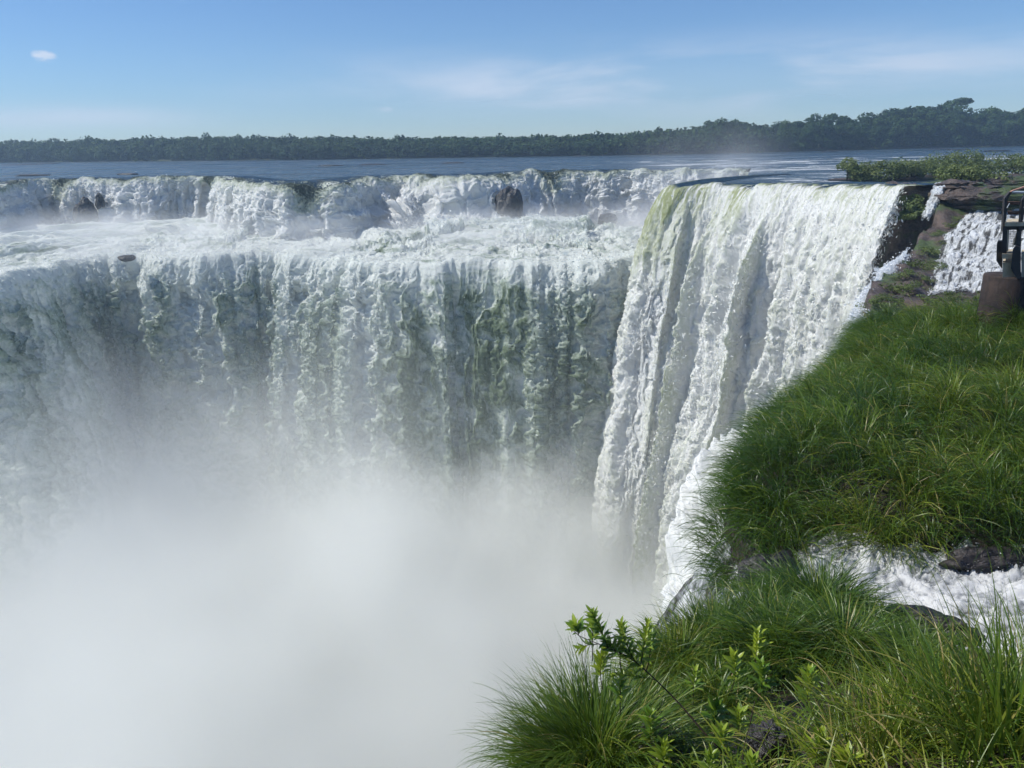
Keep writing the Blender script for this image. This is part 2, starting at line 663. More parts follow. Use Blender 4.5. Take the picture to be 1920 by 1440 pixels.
# --- front curtain with the boiling basin behind it
ZL = -12.5
lipA = [PZ(x, y, ZL) for x, y in [(-330, 560), (-200, 545), (-90, 530), (0, 512), (70, 496), (150, 482), (250, 476), (400, 478), (520, 474), (650, 484), (760, 489),
                                  (870, 486), (960, 488), (1060, 487), (1140, 486), (1220, 474), (1320, 458)]]
G, s, t, nrm = fall_sheet(lipA, 1350, 46, 200, 500, 66, 12, rise=0.0)
S, Tt = np.meshgrid(s, t)
# basin rises upstream
upm = np.clip(-Tt, 0, 60)
G[..., 2] += 1.7 * sst(0, 18, upm) + .6 * sst(12, 46, upm)
lipr = (0.9 * fbm(s / 9, s * 0, 3, 31))[None] * sst(14, 0, np.abs(Tt))
G[..., 2] += lipr * .6
jut = (1.9 * fbm(s / 7, s * 0, 4, 33))[None] * sst(-14, 0, Tt)
G[..., 0] += nrm[None, :, 0] * jut
G[..., 1] += nrm[None, :, 1] * jut
dn = np.clip(Tt, 0, 80)
fall = sst(-1, 9, Tt)
w = fbm(S / 6, Tt / 9, 3, 41) * 2.2
Sw = S + w + .35 * np.sin(Tt * .15)
col = billow(Sw / 11, Tt / 90, 2, 51)                         # tall columns
w3 = fbm(S / 2, Tt / 3, 3, 45)
mid = billow(Sw / 4.0 + .3 * w3, (Tt + w + 1.2 * w3) / 6.2, 4, 61, .55)
fin = billow(Sw / .8 + .4 * w3, (Tt + w3) / 1.3, 3, 71, .68)
curtain_zone = np.exp(-((S - np.interp(0, [0], [0]) * 0 - 0) / 1e9) ** 2)
# the smooth green veil section right of the middle
sx = np.interp(G[rows0 := 199, :, 0], G[199, :, 0], s) if False else s
xl = G[199, :, 0]
pxl = np.array([(lambda v: 960 + F * (v @ rt) / (v @ fw))(p - CAM) for p in G[199]])
veil = sst(690, 800, pxl) * sst(1030, 960, pxl)
veil2 = np.exp(-((pxl - 40) / 32.) ** 2) * .8
V2 = np.maximum(veil, veil2)[None] * np.ones_like(S)
rip = billow(Sw / 2.4, Tt / 30, 3, 81, .6)
amp_f = (1 - .6 * V2)
d = fall * ((col - .35) * 4.2 * (1 - .3 * V2) + (mid - .3) * 4.4 * amp_f + (fin - .3) * .7 * amp_f + V2 * (rip - .3) * 1.2)
# basin: choppy boiling surface
bas = (1 - sst(-2, 3, Tt))
chop = (billow((S + w) / 4.5, Tt / 3.2, 4, 91, .6) - .3) * 1.5 + fbm(S / 14, Tt / 8, 3, 95) * .55
edgebasin = sst(-46, -30, Tt)
heap = (billow((S + w) / 7.5, Tt / 6, 4, 191, .6) - .28) * 3.4 * sst(8, 22, upm)
d = d + bas * (chop * (.55 + .95 * sst(2, 12, upm)) + heap)
N = grid_normals(G)
N[N[..., 2] < -.2] *= 1
G2 = G + N * d[..., None]
# in-falling drift of puffs
foam = -.12 + 1.5 * (.75 * mid + .25 * fin) + .6 * (col - .35) + .35 * (fbm(S / 16, Tt / 22, 2, 99) * .5)
foam = foam + .07 * sst(720, 600, pxl)[None] - V2 * .34 * sst(1, 8, Tt) + .22 * sst(.30, .55, rip) * V2
foamb = .34 + 1.5 * (billow((S + w) / 4.5, Tt / 2.2, 4, 91, .65) - .25) + .55 * fbm(S / 16, Tt / 5, 3, 97)
crest_white = .34 * np.exp(-(Tt / np.where(Tt > 0, 9 + 7 * fbm(S / 5, S * 0, 3, 35), 5)) ** 2)
foam = foam * fall + (foamb + .25) * (1 - fall) + crest_white * (1 - V2 * .6)
vis = sst(48, 40, Tt) * sst(-60, -52, G[..., 2] * 1.0) * np.where(Tt < -1, .45, 1.0)
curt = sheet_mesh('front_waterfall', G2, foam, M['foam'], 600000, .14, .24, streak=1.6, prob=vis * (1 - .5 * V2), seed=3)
tag(curt, 'wide shaded front curtain of churning green white water below the foaming basin', 'waterfall', kind='structure')

# --- back falls
lipB_px = [(-330, 352), (-200, 350), (-80, 349), (0, 346), (60, 338), (130, 336), (230, 335), (330, 333), (400, 333), (450, 340), (520, 345), (590, 349), (635, 345),
           (680, 335), (760, 330), (850, 331), (900, 329), (960, 325), (1010, 322), (1100, 320), (1200, 319), (1280, 318), (1340, 317), (1400, 317)]
lipB = []
for x, y in lipB_px:
    p = PZ(x, y, 0.0)
    tgt = float(np.interp(x, [-330, 0, 100, 300, 640, 800], [0, 0, 158, 168, 168, 0]))
    if p[1] < tgt: p = PY(x, y, tgt)
    mound = max(0, 1 - ((x - 820) / 200) ** 2) ** .8
    lipB.append([*p, 13.5, 5 + 8.5 * mound + 4 * math.exp(-((x - 250) / 90) ** 2)])
# pull the lip forward where the big rock cascade stands
for q, (x, y) in zip(lipB, lipB_px):
    pull = 9 * math.exp(-((x - 800) / 130) ** 2)
    q[1] -= 0
G, s, t, nrm = fall_sheet(lipB, 1500, 14, 30, 150, 13.5, 6)
S, Tt = np.meshgrid(s, t)
uneven = (4.2 * fbm(s / 15, s * 0, 3, 133) + 1.2 * fbm(s / 4, s * 0, 2, 135))[None] * sst(0, 8, Tt)
G[..., 1] -= uneven + .0
G[..., 2] += .10 * np.sin(G[..., 2] * 1.6 + fbm(S / 8, Tt / 8, 2, 137) * 4) * 6 * sst(1, 5, Tt) * .8
pxB = np.array([(lambda v: 960 + F * (v @ rt) / (v @ fw))(p - CAM) for p in G[29]])
G[..., 2] += .12 - 1.2 * sst(-8, -14, Tt)
lz = G[29, :, 2] - .12
G[..., 2] += -lz[None] * sst(0, -3.2, Tt)
fall = sst(-.5, 5, Tt)
w = fbm(S / 6, Tt / 6, 3, 141) * 1.6
Sw = S + w
col = billow(Sw / 7, Tt / 30, 2, 151)
mid = billow(Sw / 2.2, Tt / 3.0, 3, 161, .6)
fin = billow(Sw / .8, Tt / 1.0, 3, 171, .65)
lipn = fbm(s / 5, s * 0, 4, 181)[None] * .8
bump_big = (np.clip(1 - ((pxB - 820) / 190) ** 2, 0, 1) ** .8)[None]
d = fall * ((col - .3) * 2.8 + (mid - .3) * 2.0 + (fin - .3) * .7 + bump_big * 3.5 * sst(1, 8, Tt)) + (1 - fall) * (fin - .3) * .5
N = grid_normals(G)
G2 = G + N * d[..., None]
G2[..., 2] += lipn * np.exp(-((Tt - 1) / 4) ** 2)
smoothgap = np.exp(-((pxB - 575) / 26) ** 2)[None] + .7 * np.exp(-((pxB - 395) / 12) ** 2)[None] + .8 * np.exp(-((pxB - 1030) / 30) ** 2)[None] + .7 * np.exp(-((pxB - 120) / 25) ** 2)[None]
top_dark = np.exp(-((Tt + .6) / 1.8) ** 2) * sst(-.1, .35, fbm(S / 12, S * 0 + 3, 3, 183))
foam = (.48 + 1.1 * (.5 * mid + .5 * fin) + .35 * (col - .3)) * fall + (1 - fall) * (.0 + .9 * (fin + .4 * fbm(S / 5, Tt / 3, 3, 191)) * sst(-7, -1, Tt)) - .75 * smoothgap * sst(7, 2, np.abs(Tt - 3))
foam -= .5 * top_dark
foam += .25 * sst(4, 12, Tt)
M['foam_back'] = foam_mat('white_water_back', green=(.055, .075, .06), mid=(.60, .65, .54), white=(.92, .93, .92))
caps = sst(.30, .50, fin + .35 * fbm(S / 5, Tt / 3, 3, 191)) * sst(-7, -1, Tt)
calm = sst(.8, -.6, Tt + 1.2 * top_dark) * (1 - caps)
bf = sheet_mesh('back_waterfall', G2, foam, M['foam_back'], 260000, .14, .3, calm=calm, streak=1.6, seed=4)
tag(bf, 'long low waterfall pouring from the dark river into the foaming basin behind', 'waterfall', kind='structure')

# --- right falls
lipC_px = [(1420, 329, 60, 12), (1344, 335, 62, 12.5), (1296, 341, 64, 12.8), (1256, 350, 66, 12.8), (1275, 352, 68, 12.8), (1330, 349, 70, 13), (1390, 348, 70, 13.5), (1440, 349, 70, 14),
           (1500, 348, 70, 13), (1560, 348, 70, 12.5), (1620, 349, 70, 12), (1660, 350, 70, 11.5), (1700, 352, 70, 10.5)]
lipC = [[*PZ(x, y, float(np.interp(x, [1262, 1330, 1440, 1560, 1700], [0, .25, .7, 1.15, 1.6])) if i > 3 else 0.), h, T] for i, (x, y, h, T) in enumerate(lipC_px)]
G, s, t, nrm = fall_sheet(lipC, 800, 12, 40, 560, 70, 15, dirs=(-.86, -.5), dmix=.75, sm=7)
S, Tt = np.meshgrid(s, t)
pxC = np.array([(lambda v: 960 + F * (v @ rt) / (v @ fw))(p - CAM) for p in G[39]])
front = (np.arange(len(s)) > np.argmin(pxC))
G[..., 2] += .15 - 1.4 * sst(-7, -12, Tt)
fall = sst(-.3, 7, Tt)
w = fbm(S / 5, Tt / 10, 3, 241) * 1.0
Sw = S + w * (.3 + .7 * sst(0, 20, Tt))
# ridges: explicit big columns separated by hollows
gaps = [(1312, 5, .35), (1370, 8, 1.1), (1345, 4, .15), (1420, 5, .4), (1473, 5, .75), (1530, 5, .35), (1600, 4, .35), (1650, 4, .3)]
gp = np.zeros_like(S)
pm = np.where(front, pxC, 900)[None] + w * 5 * sst(3, 20, Tt)
for g, wd, a in gaps:
    wdd = wd + .05 * np.clip(Tt, 0, 70)
    gp += a * np.exp(-((pm - g) / wdd) ** 2)
col = billow(Sw / 8.5, Tt / 70, 2, 251)
w3 = fbm(S / 1.7, Tt / 3, 3, 245)
mid = billow(Sw / 2.0 + .5 * w3, (Tt + 2.5 * w + 2 * w3) / 13.0, 3, 261, .62)
fin = billow(Sw / .75 + .4 * w3, (Tt + w3) / 5.0, 4, 271, .68)
growth = sst(0, 26, Tt)
d = fall * ((col - .3) * (2.2 + 4.2 * growth) - gp * 3.8 * sst(1, 16, Tt) + (mid - .3) * (.7 + 1.3 * growth) + (fin - .3) * (.25 + .35 * growth)) + (1 - fall) * (fin - .3) * .3
N = grid_normals(G)
G2 = G + N * d[..., None]
lipn = fbm(s / 3.5, s * 0, 4, 281)[None] * .5
G2[..., 2] += lipn * np.exp(-((Tt - 1) / 3.5) ** 2) * (front[None] * 1.)
yel = 1.5 * np.exp(-((pxC - 1268) / 34) ** 2) * sst(20, 5, Tt) + .55 * np.exp(-((pxC - 1400) / 20) ** 2) * sst(16, 4, Tt) + .4 * np.exp(-((pxC - 1330) / 15) ** 2) * sst(20, 4, Tt)
foam = (.36 + 1.0 * (.5 * mid + .5 * fin) + .3 * (col - .3)) * np.maximum(fall, sst(-.5, 1.2, Tt) * (1 - yel)) - .42 * yel * fall - gp * .35 * sst(0, 8, Tt)
foam = foam + (1 - fall) * (-.35 + 1.1 * sst(.25, .6, fin) * sst(-5, 0, Tt) * front[None])
caps = sst(.30, .5, fin + .3 * fbm(S / 4, Tt / 3, 3, 291)) * sst(-5, -.5, Tt) * sst(1290, 1400, pxC)[None] * front[None]
calm = sst(.9, -.8, Tt + .8 * fbm(S / 2.5, Tt * 0, 3, 293)) * (1 - caps)
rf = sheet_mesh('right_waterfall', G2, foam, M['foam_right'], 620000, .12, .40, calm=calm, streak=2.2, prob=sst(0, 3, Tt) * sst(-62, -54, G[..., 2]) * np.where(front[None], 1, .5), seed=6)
tag(rf, 'tall sunlit ridged waterfall plunging on the right beside the rock bluff', 'waterfall', kind='structure')

# ------------------------------------------------------------------ river surface
from mathutils.geometry import tessellate_polygon
Bl, _ = catmull([[q[0], q[1], 0] for q in lipB], 90)
Cl, _ = catmull([[q[0], q[1], 0] for q in lipC], 60)
FARX, FARY = 1500, 1250
rp = [(-FARX, FARY, 0), (-FARX, Bl[0][1], 0)]
rp += [(p[0], p[1], 0) for p in Bl] + [(p[0], p[1], 0) for p in Cl]
rp += [(80, 112, 0), (FARX, 100, 0), (FARX, FARY, 0)]
# push the polygon edge 4 m upstream of the lips so the flowing sheets cover it
def offset(P, dist):
    Q = np.array(P, float)
    tg = np.gradient(Q[:, :2], axis=0); tg /= np.linalg.norm(tg, axis=1, keepdims=True)
    Q[:, 0] -= tg[:, 1] * dist; Q[:, 1] += tg[:, 0] * dist
    return Q
Bo = offset(Bl, 3.5); 
rp = [(-FARX, FARY, 0), (-FARX, Bo[0][1], 0)] + [tuple(p) for p in Bo]
Co = offset(Cl, 3.0)
rp += [tuple(p) for p in Co[6:]] + [(60, 98, 0), (110, 98, 0), (FARX, 100, 0), (FARX, FARY, 0)]
rp = [(p[0], p[1], 0.) for p in rp]
tri = tessellate_polygon([[Vector(p) for p in rp]])
river = np_mesh('river', np.array(rp), np.array(tri), M['river'], smooth=False)
river['kind'] = 'structure'
nz = river.data.polygons[0].normal.z
if nz < 0: river.data.flip_normals()

# canyon floor far below in the mist
def mat_simple(name, c, rough=.7, spec=.3):
    mt, nt, out = new_mat(name)
    T = NT(nt)
    n = T.noise(T.obj(), 3, 5)
    principled(T, out, T.mix(n, tuple(v * .8 for v in c), tuple(min(1, v * 1.15) for v in c)), rough, spec)
    return mt
M['pool'] = mat_simple('churned_pool', (.55, .6, .58))
cf = np_mesh('pool', np.array([(-220, -30, -76), (60, -30, -76), (60, 150, -76), (-220, 150, -76)]), np.array([[0, 1, 2, 3]]), M['pool'], smooth=False)
cf['kind'] = 'structure'

# ------------------------------------------------------------------ draped cascades
def hit(px, py, d0=3.0, d1=130.0):
    d = ray(px, py)
    tt_ = np.arange(d0, d1, .2)
    P = CAM[None] + d[None] * tt_[:, None]
    g = land_z(P[:, 0], P[:, 1])
    k = np.nonzero(P[:, 2] < g)[0]
    return P[k[0]] if len(k) else P[-1]


def strip(L, Rr, nu, nv):
    A, _ = catmull(L, nv)
    B, _ = catmull(Rr, nv)
    u = np.linspace(0, 1, nu)[None, :, None]
    return A[:, None] * (1 - u) + B[:, None] * u


def cascade(name, G, mat, label, thick=.3, scale=1.0, rag=.0, drape=True, base=.25, amp=1.0, nfl=30000, fs=.09, fo_=.1, gapk=.35, fb=.25):
    nv, nu = G.shape[:2]
    U = np.cumsum(np.linalg.norm(np.diff(G[nv // 2], axis=0, prepend=G[nv // 2, :1]), axis=-1))[None] * np.ones((nv, 1))
    Vv = np.cumsum(np.linalg.norm(np.diff(G[:, nu // 2], axis=0, prepend=G[:1, nu // 2]), axis=-1))[:, None] * np.ones((1, nu))
    G = G.copy()
    if drape:
        g = land_z(G[..., 0], G[..., 1])
        g = np.minimum(g, G[..., 2] + 1.5)
        k = np.ones(7) / 7
        G[..., 2] = g + base
    wz = .8 * fbm(U / (1.5 * scale), Vv / (4 * scale), 2, 309)
    n1 = billow((U + wz) / (2.0 * scale), Vv / (9 * scale), 3, 311)
    n2 = billow((U + wz) / (.7 * scale), (Vv + wz) / (2.6 * scale), 3, 321, .65)
    n3 = billow(U / (3.5 * scale), Vv / (2.2 * scale), 2, 331)
    uu = np.linspace(0, 1, nu)[None]
    ed = sst(0, .12, uu) * sst(1, .88, uu)
    d = thick * (n1 * 1.6 + n2 * .9 + n3 * .8 - .6) * (.25 + .75 * ed) * amp
    N = grid_normals(G)
    N[N[..., 2] < 0] *= -1
    N[..., 2] += .5
    G = G + N * d[..., None]
    G[..., 2] -= (1 - ed) * base * 1.6
    foam = fb + 1.2 * (n1 * .5 + n2 * .5) + .3 * (n3 - .4) - .3 * (1 - ed)
    foam = foam - gapk * sst(.0, .6, fbm(U / (1.6 * scale), Vv / (9 * scale), 4, 351))
    o = sheet_mesh(name, G, foam, mat, int(nfl), fs, fo_, seed=12)
    tag(o, label, 'waterfall', kind='structure')
    return o


M['foam_rock'] = foam_mat('white_water_over_rock', green=(.10, .10, .10), mid=(.45, .47, .48), white=(.88, .9, .92), fine=3.0, bd=.07)
cL = [hit(*p) for p in [(1893, 377), (1850, 388), (1806, 402), (1775, 430), (1752, 470), (1738, 515), (1728, 552)]]
cR = [hit(*p) for p in [(2100, 372), (2100, 392), (2060, 420), (2020, 450), (2000, 490), (1990, 530), (1980, 560)]]
cascade('side_waterfall', strip(cL, cR, 260, 300), M['foam_rock'], 'broad white cascade sliding over ledges behind the footbridge', .06, .30, nfl=200000, fs=.030, fo_=.05, gapk=.75, fb=.20)
L = [PY(1752, 345, 90), PY(1748, 354, 88.2), PY(1738, 382, 87), PY(1727, 408, 86)]
Rr = [PY(1778, 345, 90), PY(1772, 354, 87.2), PY(1757, 382, 85.8), PY(1743, 406, 85)]
cascade('thin_waterfall', strip(L, Rr, 60, 160), M['foam_rock'], 'thin white chute running down between dark cliff and brown bluff', .12, .4, drape=False, nfl=8000)
L = [PY(1699, 479, 73), PY(1668, 510, 68), PY(1620, 565, 62), PY(1575, 640, 54), PY(1520, 720, 46), PY(1440, 800, 38)]
Rr = [PY(1701, 481, 73.5), PY(1650, 524, 66), PY(1622, 562, 60), PY(1614, 620, 50), PY(1615, 680, 40), PY(1590, 780, 32)]
cascade('lower_waterfall', strip(L, Rr, 150, 420), M['foam_rock'], 'splashing white cascade tumbling down beside the mossy ledge and grass', .2, .6, drape=False, nfl=150000, fs=.07, fo_=.16, gapk=.1)

L = [PY(1345, 860, 66), PY(1300, 940, 62), PY(1264, 1040, 57), PY(1250, 1130, 53), PY(1243, 1260, 48), PZ(1238, 1500, -72)]
Rr = [PY(1480, 840, 50), PY(1470, 940, 46), PY(1460, 1040, 43), PY(1450, 1140, 40), PY(1440, 1270, 37), PZ(1420, 1700, -72)]
cascade('splash_waterfall', strip(L, Rr, 240, 520), M['foam_right'], 'bright billowing splash below the grassy bank at the foot of the right falls', 1.9, 3.2, drape=False, nfl=160000, fs=.08, fo_=.5, gapk=-.2, fb=.45)

# --- stream crossing the foreground
xs = np.arange(1.0, 17, .035); ys = np.arange(6.5, 15, .035)
X, Y = np.meshgrid(xs, ys)
ins = inside(X, Y, poly)
dd = dist_poly(X, Y, edge)
dd = np.where(ins, -dd, dd)
over = np.clip(dd + .7, 0, 6)
wv = fbm(X / 2, Y / 2, 2, 401)
tb = (billow((X + wv) / .9, (Y + wv) / .55, 4, 411, .65) - .3)
tb2 = (billow((X + wv * .4) / .24, (Y) / .17, 3, 421, .65) - .3)
Z = -.50 + .30 * tb + .03 * tb2 + .10 * fbm(X / 3, Y / 3, 2, 431) - 1.0 * over ** 1.35
foam = .56 + 1.9 * (tb * .6 + tb2 * .55) + .35 * fbm(X / 1.6, Y / .9, 3, 441) - .45 * sst(-1.6, .4, dd)  # greyer, less frothy towards the brink, with its shade put into the colour
Fc = grid_faces(len(ys), len(xs))
kp = (dd.reshape(-1)[Fc] < 3.5).all(1)
M['foam_near'] = foam_mat('stream_water', green=(.06, .055, .055), mid=(.42, .44, .46), white=(.90, .91, .92), fine=9.0, rough=.35, bd=.02)
fv = RNG.uniform(0, 1, foam.shape)
stream = np_mesh('stream', np.stack([X, Y, Z], -1).reshape(-1, 3), Fc[kp], M['foam_near'], attrs={'foam': np.clip(foam, 0, 1)})
nf = 60000
rgs = np.random.default_rng(99)
ck = np.nonzero((dd < .8).ravel() & (foam.ravel() > .35))[0]
ix = rgs.choice(ck, nf)
Pq = np.stack([X.ravel()[ix], Y.ravel()[ix], Z.ravel()[ix]], -1) + rgs.normal(0, .02, (nf, 3)) + np.array([0, 0, 1]) * rgs.exponential(.03, (nf, 1))
aq = rgs.normal(0, 1, (nf, 3)); aq /= np.linalg.norm(aq, axis=1, keepdims=True)
bq = np.cross(aq, rgs.normal(0, 1, (nf, 3))); bq /= np.linalg.norm(bq, axis=1, keepdims=True)
sq = .009 * rgs.lognormal(-.1, .5, (nf, 1))
fl = np_mesh('spray_fleck', np.stack([Pq - aq * sq, Pq + bq * sq * .6, Pq + aq * sq, Pq - bq * sq * .6], 1).reshape(-1, 3), np.arange(4 * nf).reshape(-1, 4), M['foam_near'], attrs={'foam': np.ones(4 * nf)})
tag(fl, 'fine white spray flecks over the near stream', kind='stuff')
stream['kind'] = 'structure'

# ------------------------------------------------------------------ rocks
def rock(name, c, dims, seed, mat, label, rot=0., sub=5, rough=.28, cut=.0, cat='rock', strat=0.0, taper=.0, sq=.85):
    import bmesh
    bm = bmesh.new()
    bmesh.ops.create_icosphere(bm, subdivisions=sub, radius=1)
    V = np.array([v.co[:] for v in bm.verts])
    Fc = np.array([[v.index for v in f.verts] for f in bm.faces])
    bm.free()
    V = np.sign(V) * np.abs(V) ** sq
    V[:, :2] *= (1 - taper * (V[:, 2:3] * .5 + .5)) * (1 + taper * .3)
    V[:, 0] += taper * .25 * V[:, 2]
    th, ph = np.arctan2(V[:, 1], V[:, 0]), V[:, 2]
    n = np.zeros(len(V))
    a = 1.0
    for i in range(4):
        f = 1.25 * 2 ** i
        n += a * (perlin(V[:, 0] * f, V[:, 1] * f + V[:, 2] * f * .7, seed + i) + perlin(V[:, 2] * f + 5, V[:, 0] * f - V[:, 1] * f * .6, seed + 9 + i)) * .5
        a *= .55
    V = V * (1 + rough * n)[:, None]
    if strat:
        V[:, :2] *= (1 + .10 * np.sign(np.sin(V[:, 2] * strat + n * 2)))[:, None]
    ca, sa = math.cos(rot), math.sin(rot)
    V = V * np.array(dims)[None]
    V = np.stack([V[:, 0] * ca - V[:, 1] * sa, V[:, 0] * sa + V[:, 1] * ca, V[:, 2]], -1)
    o = np_mesh(name, V, Fc, mat, smooth=False)
    o.location = [float(q) for q in c]
    tag(o, label, cat)
    return o


def lipY(px):
    return float(np.interp(px, pxB, G_Bl_Y))


G_Bl_Y = np.interp(np.linspace(0, 1, len(pxB)), np.linspace(0, 1, len(Bl)), Bl[:, 1])
rock('river_rock', PY(160, 398, lipY(160) - 10), (3.0, 2.4, 3.8), 11, M['rock'], 'dark pointed rock standing in the spray at the left', .4, rough=.4, taper=.6)
rock('river_rock', PY(187, 377, lipY(187) - 7), (1.2, 1.2, 1.9), 12, M['rock'], 'small dark rock poking through the falls just right of the pointed rock', .9, rough=.4, taper=.4)
rock('river_rock', PY(954, 396, lipY(948) - 13.5), (3.6, 3.4, 5.3), 13, M['rock'], 'large black rock block beside the bulging middle cascade', .2, rough=.2, taper=.15, sq=.75)
rock('river_rock', PY(1140, 413, 176), (2.0, 1.4, 1.5), 14, M['rock'], 'small dark rock at the foot of the sunlit right falls', .0)
rock('river_rock', PZ(238, 484, -12.4), (1.5, 1.0, .6), 15, M['rock'], 'low wet rock on the brink of the front curtain', .1)
rock('stream_rock', PY(1735, 1172, 9.5), (.58, .26, .24), 21, M['nearrock'], 'brown wet rock lying in the stream behind the tall grass', -.45, rough=.3)
rock('stream_rock', PY(1795, 1192, 9.3), (.34, .16, .12), 22, M['nearrock'], 'low wet rock half under the stream, right of the brown rock', -.2, rough=.3)
rock('stream_rock', PY(1440, 1068, 12.3), (.62, .3, .26), 23, M['nearrock'], 'black wet rock under the overhanging grass where the stream leaves', .5, rough=.35)
rock('stream_rock', PY(1850, 1050, 12.4), (.8, .3, .22), 24, M['nearrock'], 'long wet rock at the far stream bank near the right edge', .1, rough=.35)
rock('bank_rock', PY(1435, 1402, 5.35), (.15, .16, .22), 25, M['nearrock'], 'knobbly dark rock among the leafy sprigs in the foreground', .3, rough=.4)
rock('bank_rock', PY(1250, 1418, 6.1), (.30, .34, .26), 26, M['nearrock'], 'black rock shape standing in for the dark shadow between the round tussock and the sprigs', .6, rough=.3)  # black lump put in for the dark shadow over the soil here
rock('bluff_rock', PY(1805, 372, 88), (3.0, 3.4, 1.9), 27, M['bank'], 'brown boulder on the bluff below the shrubs', .4, rough=.3, strat=7)
rock('bluff_rock', PY(1850, 372, 86), (4.6, 3.5, 1.5), 28, M['bank'], 'flat pale brown rock slab above the side cascade', -.2, rough=.25, strat=7)
rock('bluff_rock', PY(1890, 347, 95), (5.5, 3, 1.1), 29, M['bank'], 'rounded brown rock beside the still water at right', 0, rough=.25)

# ------------------------------------------------------------------ grass blades
def leafy(name, transl=.38, rough=.38, stops=None, spec=.35):
    mt, nt, out = new_mat(name)
    T = NT(nt)
    c = T.ramp(T.attr('tint'), stops or [(0, (.012, .034, .010)), (.35, (.038, .092, .014)), (.62, (.11, .18, .018)), (.82, (.22, .25, .03)), (1, (.34, .27, .11))])
    a = principled(T, None, c, rough, spec)
    tr = T.n('BsdfTranslucent')
    T.l(T.mix(.5, c, T.mix(.5, c, (.25, .32, .02))), tr.inputs['Color'])
    mx = T.n('MixShader'); mx.inputs[0].default_value = transl
    T.l(a, mx.inputs[1]); T.l(tr.outputs[0], mx.inputs[2])
    T.l(mx.outputs[0], out.inputs['Surface'])
    return mt


M['grass'] = leafy('grass_blades')
M['leaf'] = leafy('shrub_leaves', .4, .35, [(0, (.025, .07, .014)), (.5, (.09, .20, .02)), (1, (.30, .38, .035))])


def blades(roots, az, L, W, phi0, curve, nseg, tint, name, mat=None, parent=None, twist=.5, powr=1.4):
    n = len(roots)
    s = np.linspace(0, 1, nseg + 1)
    ph = phi0[:, None] + curve[:, None] * s[None] ** powr
    ph = np.minimum(ph, 2.95)
    st = (L / nseg)[:, None]
    mid = (ph[:, 1:] + ph[:, :-1]) / 2
    h = np.concatenate([np.zeros((n, 1)), np.cumsum(np.sin(mid) * st, 1)], 1)
    z = np.concatenate([np.zeros((n, 1)), np.cumsum(np.cos(mid) * st, 1)], 1)
    side = RNG.normal(0, .12, (n, 1)) * s[None] ** 2 * L[:, None]
    ca, sa = np.cos(az)[:, None], np.sin(az)[:, None]
    P = np.stack([roots[:, :1] + ca * h - sa * side, roots[:, 1:2] + sa * h + ca * side, roots[:, 2:] + z], -1)
    tw = RNG.uniform(-twist, twist, (n, 1)) * (1 + s[None])
    wv = np.stack([-sa * np.cos(tw), ca * np.cos(tw), np.sin(tw)], -1)
    w = W[:, None] * np.minimum(1, .55 + s[None] * 2) * (1 - s[None] ** 2.2 * .97) * .5
    A = P - wv * w[..., None]
    B = P + wv * w[..., None]
    V = np.stack([A, B], 2).reshape(-1, 3)
    base = (np.arange(n) * (nseg + 1) * 2)[:, None] + (np.arange(nseg) * 2)[None]
    Fc = np.stack([base, base + 1, base + 3, base + 2], -1).reshape(-1, 4)
    tv = np.repeat(tint[:, None] + s[None] * .10, 2, axis=1) if False else np.repeat((tint[:, None] + s[None] * .10)[..., None], 2, axis=2)
    return np_mesh(name, V, Fc, mat or M['grass'], smooth=True, attrs={'tint': np.clip(tv, 0, 1)}, parent=parent)


def angmix(a, b, f):
    return np.arctan2(np.sin(a) * (1 - f) + np.sin(b) * f, np.cos(a) * (1 - f) + np.cos(b) * f)


def scatter_mounds(region, spacing, per, rad, Lr, Wr, name, label, comb=None, combf=.35, nseg=5, tint0=.35, lift=.3, seed=1, curve=(1.1, 2.3), kind='stuff'):
    """hummocky sedge cover: region(x,y)->mask"""
    rg = np.random.default_rng(seed)
    x0, x1, y0, y1 = region['box']
    gx, gy = np.meshgrid(np.arange(x0, x1, spacing), np.arange(y0, y1, spacing))
    cx = (gx + rg.uniform(-.45, .45, gx.shape) * spacing).ravel()
    cyy = (gy + rg.uniform(-.45, .45, gx.shape) * spacing).ravel()
    k = region['fn'](cx, cyy)
    cx, cyy = cx[k], cyy[k]
    nc = len(cx)
    ctint = rg.normal(tint0, .11, nc) + .22 * fbm(cx / 3, cyy / 3, 2, 51)
    crad = rad * rg.uniform(.6, 1.35, nc)
    clen = rg.uniform(.75, 1.25, nc)
    ccomb = rg.normal(0, .5, nc)
    ci = np.repeat(np.arange(nc), per)
    n = len(ci)
    th = rg.uniform(0, 2 * np.pi, n)
    rr = np.sqrt(rg.uniform(0, 1, n))
    x = cx[ci] + np.cos(th) * rr * crad[ci]
    y = cyy[ci] + np.sin(th) * rr * crad[ci]
    z = land_z(x, y, False) + lift * (1 - rr ** 2) * clen[ci] - .05
    keep = (z > -2.2)
    az = th + rg.normal(0, .45, n)
    if comb is not None:
        az = angmix(az, comb(x, y) + ccomb[ci] + rg.normal(0, .3, n), combf)
    L = rg.uniform(*Lr, n) * clen[ci]
    W = rg.uniform(*Wr, n)
    ph0 = .15 + rr * .75 + rg.normal(0, .15, n)
    cv = rg.uniform(*curve, n)
    tint = ctint[ci] + rg.normal(0, .08, n) + (rg.uniform(0, 1, n) < .05) * .4 + np.where(rg.uniform(0, 1, nc) < .07, .2, 0)[ci]
    q = keep
    R_ = np.stack([x, y, z], -1)[q]
    o = blades(R_, az[q], L[q], W[q], ph0[q], cv[q], nseg, tint[q], name)
    print(name, 'blades', q.sum())
    return tag(o, label, None, kind=kind)


HE = np.array(edge_pts)[:, :2]
def in_hill(x, y):
    return inside(x, y, poly) & (top_z(x, y) > -1.1) & (x < .74 * y + 2.6) & (dist_poly(x, y, edge) > .15)
